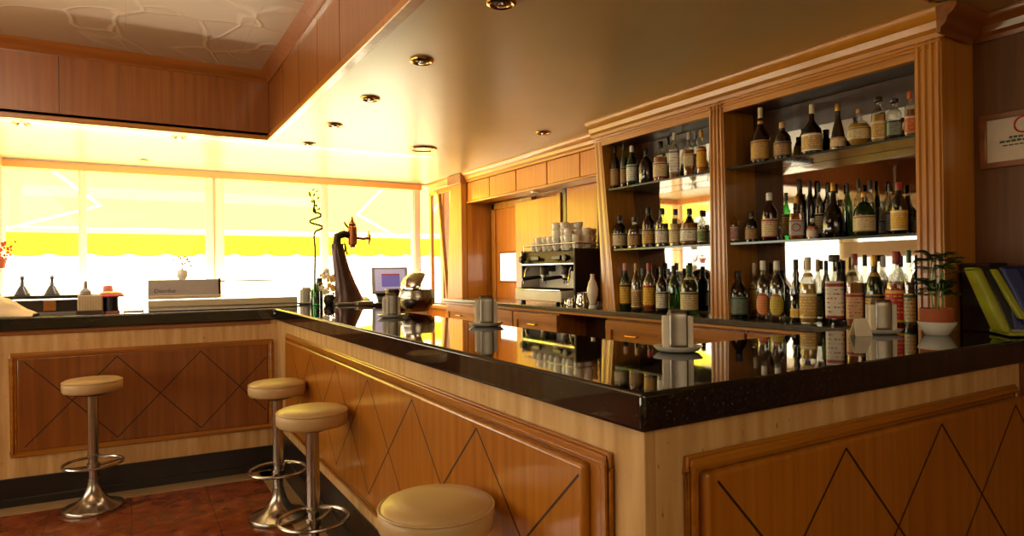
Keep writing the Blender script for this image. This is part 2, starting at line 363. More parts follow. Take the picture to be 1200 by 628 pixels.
BOTTLES = [
 ('L1', 2.6, 3.104, 0.27, 0.0298, 'round', 'brown', '', 'tan', 'gold', 'dark', 'brown whisky bottle with a tan label, first from the left'),
 ('L1', 2.6, 3.02, 0.272, 0.0213, 'tall', 'green', '', 'tan', 'dark', 'dark', 'tall slim dark green bottle with a tan label, second from the left'),
 ('L1', 2.6, 2.948, 0.244, 0.0323, 'round', 'green', '', 'white', 'green', 'white', 'green bottle with a pale label and white cap, third from the left'),
 ('L1', 2.6, 2.824, 0.202, 0.043, 'squat', 'brown', '', '', '', 'black', 'squat round dark brown bottle without a label'),
 ('L1', 2.6, 2.707, 0.227, 0.0402, 'round', 'clear', 'amber', 'cream', 'red', 'black', 'clear whisky bottle with cream label and amber drink'),
 ('L1', 2.6, 2.597, 0.256, 0.0313, 'square', 'clear', 'amber', 'white', 'grey', 'white', 'square bottle with white label and tall white cap'),
 ('L1', 2.6, 2.487, 0.236, 0.0331, 'decanter', 'clear', 'amber', 'cream', 'tan', 'clear', 'cut glass decanter bottle half full of amber drink'),
 ('L1', 2.6, 2.4, 0.233, 0.0246, 'tall', 'clear', 'amber', 'yellow', 'red', 'gold', 'bottle with a long yellow label and gold cap, last on the right'),
 ('L1', 2.7, 2.745, 0.269, 0.0249, 'round', 'clear', '', '', '', 'dark', 'empty looking clear bottle in the back row'),
 ('L1', 2.7, 2.533, 0.259, 0.0211, 'round', 'clear', 'pale', 'white', 'dark', 'grey', 'clear bottle with white label behind the decanter'),
 ('L2', 2.6, 3.067, 0.208, 0.0452, 'round', 'brown', '', 'cream', 'dark', 'dark', 'dark round shouldered bottle with cream label, first from the left'),
 ('L2', 2.6, 2.931, 0.187, 0.0415, 'round', 'clear', 'brown', 'tan', 'dark', 'dark', 'clear bottle of brown drink with tan label, second from the left'),
 ('L2', 2.6, 2.809, 0.233, 0.0372, 'tall', 'brown', '', 'gold', 'dark', 'black', 'tall brown bottle with gold label, third from the left'),
 ('L2', 2.6, 2.7, 0.219, 0.0371, 'tall', 'clear', 'brown', 'white', 'dark', 'black', 'clear bottle of brown drink with white label and black cap'),
 ('L2', 2.6, 2.595, 0.206, 0.0341, 'round', 'clear', 'gold', 'cream', 'gold', 'black', 'clear bottle of golden drink with cream and gold label'),
 ('L2', 2.6, 2.491, 0.2, 0.0496, 'squat', 'clear', 'amber', 'white', 'dark', 'black', 'broad clear bottle of amber drink with white label'),
 ('L2', 2.6, 2.406, 0.183, 0.0233, 'tall', 'clear', 'pale', 'green', 'cream', 'dark', 'narrow bottle with green label beside the middle pilaster'),
 ('L3', 2.6, 3.021, 0.286, 0.035, 'tall', 'green', '', 'yellow', 'dark', 'pink', 'dark green bottle with yellow label and pink capsule, first from the left'),
 ('L3', 2.6, 2.923, 0.285, 0.029, 'tall', 'clear', 'brown', 'tan', 'cream', 'tan', 'slim clear bottle of brown drink beside the yellow labelled green bottle'),
 ('L3', 2.6, 2.81, 0.283, 0.0362, 'tall', 'clear', 'amber', 'yellow', 'red', 'red', 'amber bottle with large yellow label and red cap'),
 ('L3', 2.6, 2.709, 0.261, 0.0323, 'tall', 'brown', '', 'white', 'dark', 'dark', 'dark bottle with white label and short neck'),
 ('L3', 2.6, 2.612, 0.266, 0.0323, 'tall', 'lime', '', '', '', 'black', 'smaller bright green bottle with black cap'),
 ('L3', 2.6, 2.499, 0.268, 0.0461, 'round', 'lime', '', 'cream', 'green', 'green', 'large green bottle with green cap, last on the right'),
 ('L3', 2.7, 2.98, 0.253, 0.0276, 'tall', 'clear', 'gold', 'yellow', 'gold', 'grey', 'clear bottle of golden drink in the back row'),
 ('L3', 2.7, 2.758, 0.251, 0.026, 'tall', 'clear', '', '', '', 'grey', 'plain clear bottle behind, between white label and green'),
 ('R1', 2.6, 2.031, 0.268, 0.0437, 'longneck', 'brown', '', 'gold', 'tan', 'cream', 'dark bottle with very long pale neck, first from the left'),
 ('R1', 2.6, 1.911, 0.173, 0.0375, 'round', 'brown', '', 'tan', 'dark', 'tan', 'stout dark bottle with tan label, second from the left'),
 ('R1', 2.7, 1.902, 0.113, 0.0203, 'round', 'clear', 'gold', '', '', 'dark', 'small bottle of golden drink in the back row'),
 ('R1', 2.6, 1.762, 0.223, 0.0419, 'longneck', 'black', '', 'gold', 'white', 'cream', 'big black bottle with cream capsule and two gold labels'),
 ('R1', 2.6, 1.64, 0.198, 0.0304, 'cone', 'brown', '', 'cream', 'red', 'gold', 'cone shaped dark brown bottle with gold neck foil'),
 ('R1', 2.6, 1.548, 0.154, 0.0445, 'disc', 'clear', 'gold', 'cream', 'tan', 'tan', 'flat round bottle of golden drink with cork stopper'),
 ('R1', 2.6, 1.467, 0.185, 0.0308, 'square', 'clear', 'gold', 'gold', 'cream', 'darkwood', 'square bottle with gold label and dark wood stopper'),
 ('R1', 2.6, 1.406, 0.164, 0.0304, 'square', 'clear', 'pale', 'grey', 'dark', 'black', 'broad square clear bottle with grey label and black cap'),
 ('R1', 2.6, 1.346, 0.178, 0.0215, 'square', 'clear', 'amber', 'orange', 'cream', 'orange', 'square bottle with orange label, last on the right'),
 ('R2', 2.6, 2.207, 0.18, 0.0324, 'round', 'clear', 'pale', 'pink', 'white', 'silver', 'small clear bottle with pink label and silver cap, first from the left'),
 ('R2', 2.6, 2.089, 0.149, 0.0296, 'round', 'black', '', 'tan', 'dark', 'dark', 'black bottle with dull tan label, second from the left'),
 ('R2', 2.6, 1.987, 0.229, 0.0344, 'tall', 'wine', '', 'cream', 'red', 'white', 'wine red bottle with white capsule and cream label'),
 ('R2', 2.6, 1.843, 0.198, 0.0374, 'square', 'clear', 'amber', 'medal', 'amber', 'gold', 'square flat bottle with white round medallion label'),
 ('R2', 2.6, 1.766, 0.092, 0.0233, 'round', 'clear', 'orange', 'white', 'orange', 'white', 'tiny bottle of orange drink'),
 ('R2', 2.6, 1.666, 0.238, 0.0458, 'onion', 'black', '', '', '', 'gold', 'big dark onion shaped bottle with gold capsule'),
 ('R2', 2.6, 1.532, 0.183, 0.0407, 'squat', 'green', '', 'cream', 'gold', 'gold', 'squat green bottle with large cream label and cork'),
 ('R2', 2.6, 1.392, 0.206, 0.0287, 'round', 'black', '', 'yellow', 'cream', 'red', 'black bottle with red cap and yellow label, last on the right'),
 ('R2', 2.7, 1.969, 0.232, 0.0187, 'tall', 'lime', '', 'yellow', 'green', 'black', 'slim lime green bottle in the back row'),
 ('R2', 2.7, 1.896, 0.288, 0.0291, 'tall', 'brown', '', '', '', 'black', 'tall dark bottle in the back row behind the medallion bottle'),
 ('R2', 2.7, 1.843, 0.274, 0.0214, 'tall', 'black', '', '', '', 'black', 'tall black bottle in the back row behind the tiny orange bottle'),
 ('R2', 2.7, 1.8, 0.261, 0.0175, 'tall', 'clear', 'brown', 'cream', 'dark', 'black', 'clear black-capped bottle behind, left of the onion bottle'),
 ('R2', 2.7, 1.753, 0.251, 0.0155, 'tall', 'clear', '', 'white', 'dark', 'black', 'narrow clear bottle behind the onion bottle'),
 ('R2', 2.7, 1.663, 0.24, 0.0185, 'tall', 'lime', '', '', '', 'black', 'bright green bottle with black cap in the back row'),
 ('R2', 2.7, 1.613, 0.252, 0.0194, 'round', 'clear', 'pale', 'white', 'silver', 'black', 'clear bottle with silver neck and black cap in the back row'),
 ('R2', 2.7, 1.563, 0.242, 0.0176, 'tall', 'clear', 'brown', 'cream', 'dark', 'black', 'black-capped bottle behind the squat green bottle'),
 ('R2', 2.7, 1.481, 0.218, 0.0182, 'tall', 'clear', '', 'silver', 'dark', 'black', 'clear silver-labelled bottle left of the red cap'),
 ('R2', 2.7, 1.511, 0.147, 0.0154, 'round', 'clear', 'pale', 'silver', 'dark', 'silver', 'short silver labelled bottle in the back row'),
 ('R3', 2.6, 2.173, 0.234, 0.0433, 'round', 'black', '', 'grey', 'green', 'dark', 'black bottle with grey green label, first from the left'),
 ('R3', 2.7, 2.157, 0.273, 0.0249, 'tall', 'clear', 'gold', 'yellow', 'gold', 'cream', 'slim clear bottle with yellow label in the back row'),
 ('R3', 2.6, 2.027, 0.283, 0.0318, 'tall', 'clear', 'pale', 'oval', 'orange', 'white', 'clear liqueur bottle with white cap and orange oval label'),
 ('R3', 2.6, 1.952, 0.281, 0.033, 'tall', 'clear', 'pale', 'lime', 'orange', 'white', 'clear liqueur bottle with white cap and lime yellow label'),
 ('R3', 2.6, 1.851, 0.285, 0.0249, 'twist', 'black', '', 'yellow', 'cream', 'black', 'slim black bottle with knobbed neck and yellow band'),
 ('R3', 2.6, 1.791, 0.294, 0.0346, 'round', 'clear', 'gold', 'gold', 'cream', 'cream', 'golden bottle with crinkled gold label and cork'),
 ('R3', 2.7, 1.81, 0.284, 0.021, 'tall', 'clear', 'pale', 'cream', 'green', 'cream', 'slim clear bottle behind, right of the golden bottle'),
 ('R3', 2.7, 1.769, 0.278, 0.0206, 'tall', 'green', '', '', '', 'black', 'dark green bottle with black cap in the back row'),
 ('R3', 2.6, 1.666, 0.301, 0.0425, 'square', 'clear', 'pale', 'white', 'red', 'darkwood', 'large square bottle with full white label and dark cap'),
 ('R3', 2.6, 1.576, 0.303, 0.039, 'square', 'clear', 'amber', 'peach', 'red', 'red', 'bottle with peach label and red cap behind the napkin holder'),
 ('R3', 2.7, 1.591, 0.299, 0.0216, 'tall', 'clear', 'brown', '', '', 'dark', 'brown bottle in the back row behind the napkin holder'),
 ('R3', 2.6, 1.494, 0.296, 0.0318, 'round', 'green', '', 'gold', 'dark', 'gold', 'dark green bottle with gold neck behind the napkin holder'),
 ('R3', 2.7, 1.512, 0.292, 0.0191, 'tall', 'clear', 'pale', 'white', 'dark', 'clear', 'plain clear bottle behind, right of the gold neck'),
 ('R3', 2.6, 1.405, 0.307, 0.0391, 'round', 'clear', 'red', 'redlabel', 'yellow', 'red', 'bottle with bright red fruit label and red cap'),
 ('R3', 2.6, 1.358, 0.311, 0.0206, 'tall', 'clear', 'brown', 'cream', 'green', 'green', 'bottle with green cap beside the right pilaster'),
]
CZ = 2.266      # main ceiling
# ------------------------------------------------------------------ room shell
struct('floor', MB().box(-3.3, 3.2, -2.6, 6.36, -.05, 0), 'floor')
b = MB().prism([(.849-3, 4.6135+.16-.14), (.849, 4.6135-.14+.0), (.85, 4.62), (.849-3, 4.78)], 0, .004)
b.prism([(.735, -.4), (.875, -.4), (.875, 4.6), (.735, 4.6)], 0, .004)
struct('trim_1', b, 'border')
# main ceiling around the recessed coffer
cx0, cx1, cy0, cy1 = -3.0, .83, -1.2, 4.616
b = MB()
for q in ((-3.3, 3.2, cy1, 6.6), (cx1, 3.2, -2.6, cy1), (-3.3, cx1, -2.6, cy0), (-3.3, cx0, cy0, cy1)): b.box(q[0], q[1], q[2], q[3], CZ, CZ+.03)
struct('ceiling', b, 'ceil')
struct('ceiling_panel', MB().box(cx0-.1, cx1+.1, cy0-.1, cy1+.1, 2.70, 2.73), 'emboss')
# coffer fascia boards (each side of the coffer) with bead and crown
def fascia(n, x0, x1, y0, y1, mat): struct('trim_%d' % n, MB().box(x0, x1, y0, y1, CZ-.012, 2.71), mat, bevel=.002)
fascia(2, cx0, cx1, cy1, cy1+.02, 'cherry_z'); fascia(3, cx1, cx1+.02, cy0, cy1+.02, 'cherry_z')
fascia(4, cx0, cx1, cy0-.02, cy0, 'cherry_z'); fascia(5, cx0-.02, cx0, cy0, cy1, 'cherry_z')
b = MB(); b.box(cx0, cx1-.0, cy1-.016, cy1+.024, CZ-.02, CZ+.012); b.box(cx1-.016, cx1+.03, cy0, cy1+.024, CZ-.02, CZ+.018)
struct('trim_6', b, 'wood_x', bevel=.005)
cr = [(0, 2.70), (0, 2.635), (-.012, 2.635), (-.018, 2.65), (-.032, 2.66), (-.05, 2.685), (-.062, 2.70)]
b = MB(); sprof(b, [(cx1+d, z) for d, z in cr], 'y', cy0, cy1); sprof(b, [(cy1+d, z) for d, z in cr], 'x', cx0, cx1)
struct('trim_7', b, 'cherry_x', smooth=True)
b = MB()
for y in (2.9, 3.3, 3.72, 4.15): b.box(cx1-.001, cx1, y, y+.004, CZ+.02, 2.64)
for x in (-.35, -1.0): b.box(x, x+.004, cy1-.001, cy1, CZ+.02, 2.64)
struct('trim_8', b, 'groove')

# window wall y = 6.33
WY = 6.33
b = MB(); b.box(-.95, 2.76, WY, WY+.1, 0, .98)
struct('wall_back', b, 'plaster')
struct('trim_9', MB().box(-.87, 2.66, WY-.03, WY+.1, 2.195, 2.25), 'header_wood', bevel=.006)
struct('trim_10', MB().box(-.9, 2.76, WY, WY+.1, 2.25, CZ+.02), 'plaster')
struct('trim_11', MB().box(-.87, 2.76, WY-.08, WY+.1, .975, 1.0), 'window_frame', bevel=.004)
posts = [(-.353, -.300), (.59, .655), (.662, .737), (1.607, 1.674), (2.555, 2.64)]
for i, (a, c) in enumerate(posts): struct('trim_%d' % (12+i), MB().box(a, c, WY-.02, WY+.06, 1.0, 2.2).box(a+.012, c-.012, WY-.032, WY-.02, 1.0, 2.2), 'window_frame', bevel=.004)
gl = [(-.84, -.353), (-.3, .59), (.737, 1.607), (1.674, 2.555)]
for i, (a, c) in enumerate(gl): struct('window_%d' % (i+1), MB().box(a, c, WY+.02, WY+.026, 1.0, 2.2), 'pane')
# short return wall at the left with its own glazing, then the rest of the room
struct('trim_17', MB().box(-.90, -.84, 5.5, WY+.1, 2.195, CZ+.02), 'header_wood', bevel=.005)
struct('trim_18', MB().box(-.90, -.84, WY-.05, WY+.1, 0, 2.2), 'window_frame', bevel=.004)
struct('trim_19', MB().box(-.90, -.84, 5.5, 5.56, 0, 2.2), 'window_frame', bevel=.004)
struct('window_5', MB().box(-.875, -.87, 5.56, WY-.05, 1.0, 2.2), 'pane')
struct('trim_20', MB().box(-.90, -.84, 5.5, WY, 0, 1.0), 'plaster')
struct('wall_front_left', MB().box(-3.3, -.84, 5.5, 5.56, 0, .95).box(-3.3, -.84, 5.5, 5.56, 2.2, CZ+.02), 'plaster')
struct('window_6', MB().box(-3.2, -.9, 5.52, 5.526, .95, 2.2), 'pane')
b = MB(); b.box(-3.3, -3.2, -2.6, 5.56, 0, .9); b.box(-3.3, -3.2, -2.6, 5.56, 2.15, 2.75)
b.box(-3.3, -3.2, -2.6, .82, .9, 2.15)
for y in (2.2, 3.8, 5.3): b.box(-3.3, -3.2, y, y+.22, .9, 2.15)
struct('wall_left', b, 'plaster')
for i, y in enumerate((.82, 2.42, 4.02)): struct('window_%d' % (7+i), MB().box(-3.26, -3.254, y, y+1.4, .9, 2.15), 'pane')
for i, y in enumerate((.82, 2.42, 4.02)): struct('trim_%d' % (25+i), MB().box(-3.18, -3.178, y-.02, y+1.42, 1.46, 2.2), 'blind')
struct('wall_rear', MB().box(-3.3, 3.2, -2.7, -2.6, 0, 2.75), 'plaster')
# right hand wall: veneer panelling near the phone, recessed passage further on
struct('wall_right', MB().box(2.771, 2.87, -2.6, 3.5, 0, CZ+.01), 'wall_wood')
struct('trim_21', MB().box(2.76, 2.772, -1.0, 1.2, 1.1, 1.1001).box(2.764, 2.772, .62, .626, 1.1, 2.17), 'groove')
RX = 3.05
struct('wall_passage', MB().box(RX, RX+.08, 3.4, 5.5, 0, CZ+.01), 'wood_z')
struct('wall_passage_side', MB().box(2.76, RX, 5.46, 5.50, 0, CZ+.01), 'wood_z')
struct('wall_passage_return', MB().box(2.87, RX, 3.44, 3.5, 0, CZ+.01), 'wood_z')
struct('ceiling_passage', MB().box(2.79, RX, 3.5, 5.46, 2.0, 2.02), 'wood_y')
struct('wall_corner', MB().box(2.79, 2.87, 5.5, WY+.1, 0, CZ+.01), 'honey_z')
# door in the passage with its small bright pane
d = thing('door_1', (RX, 5.2, 0), None, None, kind='structure')
build('door_leaf', MB().box(RX-.03, RX-.001, 4.86, 5.36, 0, 1.92), 'honey_z', d, bevel=.002)
build('door_frame', MB().box(RX-.05, RX-.001, 5.36, 5.42, 0, 1.98).box(RX-.05, RX-.001, 4.7, 5.42, 1.92, 1.98), 'oak_z', d, bevel=.004)
build('door_pane', MB().box(RX-.036, RX-.031, 4.93, 5.28, 1.245, 1.50), plain('glowing_pane', '#fff6e6', .4, emis=1.6), d)  # pane emits by itself, in place of light from behind the door
build('pane_bead', MB().tube([(RX-.034, 4.92, 1.235), (RX-.034, 5.29, 1.235), (RX-.034, 5.29, 1.51), (RX-.034, 4.92, 1.51)], .008, 6, True), 'wood_y', d)
# sliding panel in front of the passage wall
t = thing('sliding_panel', (2.99, 4.6, 0), 'tall glossy honey veneer panel standing between the door and the dark strip', 'panel')
build('panel_board', MB().box(2.975, 3.0, 4.27, 4.93, 0, 1.945), 'honey_z', t, bevel=.003)
build('panel_edge', MB().box(2.965, 3.005, 4.22, 4.27, 0, 1.96), 'oak_z', t, bevel=.003)
t = thing('sliding_panel', (3.0, 3.85, 0), 'tall glossy honey veneer panel behind the coffee machine', 'panel')
build('panel_board', MB().box(2.985, 3.01, 3.5, 4.16, 0, 1.99), 'honey_z', t, bevel=.003)
build('panel_edge', MB().box(2.98, 3.02, 4.16, 4.215, 0, 1.99), 'dkwood', t, bevel=.003)

# frieze of overhead cupboard doors above the passage
t = thing('overhead_cupboard', (2.76, 4.48, 1.98), 'row of small honey veneer doors above the passage, under the ceiling crown', 'cupboard')
build('carcass', MB().box(2.775, 2.95, 3.31, 5.46, 1.985, 2.262), 'wood_y', t)
yy = [3.32, 3.68, 4.10, 4.56, 5.02, 5.45]
for a, c in zip(yy, yy[1:]): build('door', MB().box(2.76, 2.775, a+.006, c-.006, 2.0, 2.172), 'honey_z', t, bevel=.003)
build('light_rail', MB().box(2.752, 2.79, 3.31, 5.46, 1.978, 1.998), 'oak_y', t, bevel=.004)
sp = MB().lathe([(.0, 0), (.03, 0), (.032, .012), (.0, .014)], 16, (2.82, 4.37, 1.965))
tag = build('recessed_spotlight', sp, 'white', label='small white spotlight under the overhead cupboards', cat='light')
# crowns: profile along y, protruding to -x
def crown(x, a, c, zb=2.176, dep=.065):
    h = CZ-zb
    return sprof(MB(), [(x, zb), (x-.012*dep/.065, zb), (x-.014*dep/.065, zb+.18*h), (x-.03*dep/.065, zb+.3*h), (x-.036*dep/.065, zb+.55*h), (x-.055*dep/.065, zb+.7*h), (x-dep, zb+.85*h), (x-dep, CZ-.001), (x, CZ-.001)], 'y', a, c)
struct('trim_22', crown(2.76, 3.30, 5.46), 'oak_y', smooth=True)
struct('trim_23', crown(2.771, -1.5, 1.19), 'cherry_y', smooth=True)
struct('trim_24', crown(2.76, 5.75, 6.30, dep=.05), 'honey_y', smooth=True)

# ------------------------------------------------------------------ mirror unit at the end of the bar
t = thing('mirror_unit', (2.70, 5.9, 0), 'tall honey wood end unit with slanted post and mirror beside the last window', 'wall unit')
build('post', MB().hexa([(2.70, 5.465, 0), (2.757, 5.465, 0), (2.757, 5.88, 0), (2.70, 5.88, 0), (2.70, 5.465, 2.25), (2.757, 5.465, 2.25), (2.757, 5.70, 2.25), (2.70, 5.70, 2.25)]), 'post_z', t, bevel=.003)
build('post_cap', MB().box(2.68, 2.78, 5.44, 5.73, 2.17, 2.262), 'cherry_z', t, bevel=.006)
build('base_cabinet', MB().box(2.70, 2.785, 5.80, 6.29, 0, .96), 'honey_z', t, bevel=.004)
build('ledge', MB().box(2.67, 2.785, 5.44, 6.31, .96, 1.0), 'oak_y', t, bevel=.006)
mm = plain('mirror_silver', '#e9e6df', .015, 1)
M['mirror'] = mm; M['mirror_dim'] = plain('dim_mirror', '#a39d98', .03, 1)  # shelf mirror tint darkened to dim its bright reflections
build('mirror_pane', MB().box(2.768, 2.774, 5.84, 6.29, 1.01, 2.17), 'mirror', t)
build('mirror_strip', MB().hexa([(2.75, 5.90, 1.0), (2.767, 5.90, 1.0), (2.767, 5.925, 1.0), (2.75, 5.925, 1.0), (2.75, 6.10, 2.17), (2.767, 6.10, 2.17), (2.767, 6.125, 2.17), (2.75, 6.125, 2.17)]), 'post_z', t)  # strip added in place of a slanted line seen in the mirror
build('mirror_frame', MB().box(2.75, 2.786, 6.29, 6.325, 1.0, 2.17).box(2.75, 2.786, 5.8, 6.325, 2.14, 2.176), 'honey_z', t, bevel=.003)

# ------------------------------------------------------------------ back bar shelving
BX, MX = 2.541, 2.79
CB = thing('back_bar_shelving', (2.66, 2.25, 1.09), 'tall golden oak shelving with two mirrored bays full of bottles', 'shelving')
def pilaster(y0t, y1t, y0b, y1b, dx, n=4):
    b = MB()
    z0, z1 = 1.0905, 2.2
    b.hexa([(BX, y0b, z0), (MX-.02, y0b, z0), (MX-.02, y1b, z0), (BX, y1b, z0), (BX, y0t, z1), (MX-.02, y0t, z1), (MX-.02, y1t, z1), (BX, y1t, z1)])
    # raised flutes on the face
    for i in range(n):
        f0, f1 = (i+.16)/n, (i+.84)/n
        A0, A1 = y0b+(y1b-y0b)*f0, y0b+(y1b-y0b)*f1; B0, B1 = y0t+(y1t-y0t)*f0, y0t+(y1t-y0t)*f1
        e = (A1-A0)*.28; g = (B1-B0)*.28
        b.hexa([(BX-dx, A0+e, z0), (BX, A0, z0), (BX, A1, z0), (BX-dx, A1-e, z0), (BX-dx, B0+g, z1-.03), (BX, B0, z1-.03), (BX, B1, z1-.03), (BX-dx, B1-g, z1-.03)])
    return b
build('pilaster', pilaster(1.203, 1.297, 1.203, 1.297, .008), 'oak_z', CB, smooth=True)
build('pilaster', pilaster(2.204, 2.291, 2.185, 2.30, .008), 'oak_z', CB, smooth=True)
build('pilaster', pilaster(3.168, 3.235, 3.045, 3.165, .003, 2), 'oak_z', CB, smooth=True)
build('header', MB().box(BX, BX+.03, 1.297, 3.168, 2.112, 2.2), 'oak_y', CB, bevel=.002)
build('header_bead', MB().box(BX-.008, BX+.004, 1.203, 3.235, 2.155, 2.166).box(BX-.005, BX+.004, 1.203, 3.235, 2.14, 2.147), 'oak_y', CB, bevel=.003)
cb = crown(BX, 1.19, 3.245, 2.17, .065)
build('cornice', cb, 'oak_y', CB, smooth=True)
build('cornice_return', sprof(MB(), [(1.19-d, z) for d, z in ((0, 2.17), (.012, 2.17), (.014, 2.186), (.03, 2.20), (.036, 2.22), (.055, 2.235), (.065, 2.25), (.065, 2.264), (0, 2.264))], 'x', BX-.06, 2.72), 'cherry_x', CB, smooth=True)
build('top_board', MB().box(BX+.03, MX-.02, 1.29, 3.17, 2.125, 2.26), 'dkwood', CB)
build('mirror_pane', MB().box(MX-.024, MX-.019, 2.29, 3.24, 1.1, 2.12), 'mirror_dim', CB)
build('mirror_pane', MB().box(MX-.024, MX-.019, 1.29, 2.21, 1.1, 2.12), 'mirror_dim', CB)
build('mirror_valance', MB().box(MX-.028, MX-.025, 1.3, 2.2, 2.0, 2.12).box(MX-.028, MX-.025, 2.3, 3.2, 2.03, 2.12), 'dkwood', CB)
for z in (1.455, 1.828):
    for a, c in ((1.30, 2.20), (2.295, 3.12 if z < 1.6 else 3.15)):
        build('glass_shelf', MB().box(BX+.018, MX-.03, a, c, z, z+.008), 'shelfglass', CB, bevel=.001)
        build('shelf_edge', MB().box(BX+.014, BX+.018, a, c, z-.001, z+.009), plain('shelf_edge_green', '#39413d', .1, .2), CB)

# ------------------------------------------------------------------ back counter
def cab_unit(y0, y1, xb, label):
    t = thing('base_cabinet', (2.52, (y0+y1)/2, 0), label, 'cabinet', 'honey wood base cabinets under the back worktop')
    build('carcass', MB().box(2.52, xb, y0, y1, .005, 1.06), 'wood_z', t)
    def panel(z0, z1, nm, fr=.05):
        a, c = y0+.006, y1-.006
        return build(nm, MB().box(2.50, 2.52, a, c, z1-fr, z1).box(2.50, 2.52, a, c, z0, z0+fr).box(2.50, 2.52, a, a+fr, z0+fr, z1-fr).box(2.50, 2.52, c-fr, c, z0+fr, z1-fr).box(2.512, 2.52, a+fr, c-fr, z0+fr, z1-fr), 'oak_y', t, bevel=.004)
    f = panel(.80, 1.03, 'drawer'); m = (y0+y1)/2
    build('handle', MB().tube([(2.50, m-.05, .95), (2.478, m-.045, .95), (2.478, m+.045, .95), (2.50, m+.05, .95)], .005), 'gold', f, org=tuple(t['_b']), smooth=True)
    panel(.06, .79, 'door')
for a, c, lb in ((1.52, 2.05, 'base cabinet farthest right, under the right bay of bottles'), (2.055, 2.58, 'base cabinet under the middle pilaster, second from the right'), (2.585, 3.10, 'base cabinet just right of the dark open niche')): cab_unit(a, c, 2.762, lb)
for a, c, lb in ((3.61, 4.2, 'base cabinet just left of the dark open niche'), (4.205, 4.8, 'base cabinet left of the espresso machine, middle of its three'), (4.805, 5.4, 'base cabinet farthest left, next to the slanted end unit')): cab_unit(a, c, 2.86, lb)
t = thing('open_niche', (2.7, 3.355, 0), 'dark open niche between the base cabinets, below the milk jugs', 'niche')
build('niche_lining', MB().box(2.74, 2.76, 3.105, 3.605, .1, 1.055).box(2.53, 2.76, 3.105, 3.605, 0, .1), 'dkwood', t)
wt = build('back_worktop', MB().prism([(2.475, 1.47), (2.768, 1.47), (2.768, 3.505), (2.955, 3.505), (2.955, 5.44), (2.475, 5.44)], 1.062, 1.09), plain('grey_stone_top', '#5c5650', .15, bscale=90), bevel=.004, label='thin grey stone worktop running under the bottle shelving and coffee machine', cat='worktop')
build('worktop_lip', MB().box(2.485, 2.52, 1.5, 5.42, 1.045, 1.062), 'oak_y', wt, org=(0, 0, 0), bevel=.003)

# ------------------------------------------------------------------ bar counter fronts
ICX, ICY, SL = .849, 4.6135, math.atan(.0535)
def lw(s, d):     # left wing: s metres to the left of the inner corner, d behind the slab edge
    return (ICX-s*math.cos(SL)+d*math.sin(SL), ICY+s*math.sin(SL)+d*math.cos(SL))
P0, P1 = lw(2.35, 0), lw(2.35, .86)
poly = [(.849, .940), (2.768, .940), (2.768, 1.468), (1.42, 1.468), (1.42, 4.85), (2.1, 4.85), (2.1, 5.47), P1, P0, (ICX, ICY)]
build('bar_worktop', MB().prism(poly, 1.022, 1.10), 'granite', bevel=.009, seg=3, label='polished black granite bar worktop turning two corners', cat='worktop')

def front(label, base, rot, L, panel, field, cells, cz, plinth, extra=None, fmat=None, depth=.03, mat='wood_z', prot=.028):
    """local: +x runs along the front to the right as seen, y=0 stone face, -y towards the customer"""
    t = thing('bar_counter', base, label, 'bar counter', None, rot)
    K = dict(parent=t, local=True)
    build('stone_front', MB().box(0, L, 0, depth, plinth[0]-.02, 1.022), 'travertine', bevel=.002, **K)
    x0, x1, z0, z1 = panel
    fw = .034
    fr = build('panel_frame', MB().box(x0, x1, -.012, 0, z1-fw, z1).box(x0, x1, -.012, 0, z0, z0+fw).box(x0, x0+fw, -.012, 0, z0+fw, z1-fw).box(x1-fw, x1, -.012, 0, z0+fw, z1-fw)
          .box(x0+.006, x1-.006, -.02, -.012, z1-.02, z1-.006).box(x0+.006, x1-.006, -.02, -.012, z0+.006, z0+.02).box(x0+.006, x0+.02, -.02, -.012, z0+.02, z1-.02).box(x1-.02, x1-.006, -.02, -.012, z0+.02, z1-.02), fmat or mat.replace('_z', '_x'), bevel=.004, **K)
    fx0, fx1, fz0, fz1 = field
    build('panel_backing', MB().box(x0+.02, x1-.02, -.006, -.0005, z0+.02, z1-.02), mat, **K)
    fd = build('panel_field', MB().box(fx0, fx1, -prot, -.002, fz0, fz1), mat, bevel=min(.012, prot*.4), seg=4, **K)
    g = MB(); y = -prot-.0006
    cx, w, n = cells
    for i in range(n):
        for (ax, az, bx, bz) in ((cx+i*w, cz[1], cx+(i+1)*w, cz[0]), (cx+i*w, cz[0], cx+(i+1)*w, cz[1])):
            # clip to field
            dx, dz = bx-ax, bz-az; ta, tb = 0, 1
            lo, hi = (fx0+.012-ax)/dx, (fx1-.012-ax)/dx
            ta, tb = max(ta, lo), min(tb, hi)
            if tb <= ta: continue
            ax2, az2, bx2, bz2 = ax+dx*ta, az+dz*ta, ax+dx*tb, az+dz*tb
            l = math.hypot(dx, dz); nx, nz = -dz/l*.003, dx/l*.003
            g.add([(ax2+nx, y, az2+nz), (bx2+nx, y, bz2+nz), (bx2-nx, y, bz2-nz), (ax2-nx, y, az2-nz)], [(0, 1, 2, 3)])
    o = build('groove_lines', g, 'groove', parent=fd, org=(0, 0, 0))
    pl = build('plinth', MB().box(0, L, .0 if plinth[1] == 0 else -plinth[1], depth, 0, plinth[0]).box(0, L, -plinth[1]-.012, depth-.005, 0, plinth[2]), 'granite_matt', bevel=.004, **K)
    if extra: extra(t, K)
    return t
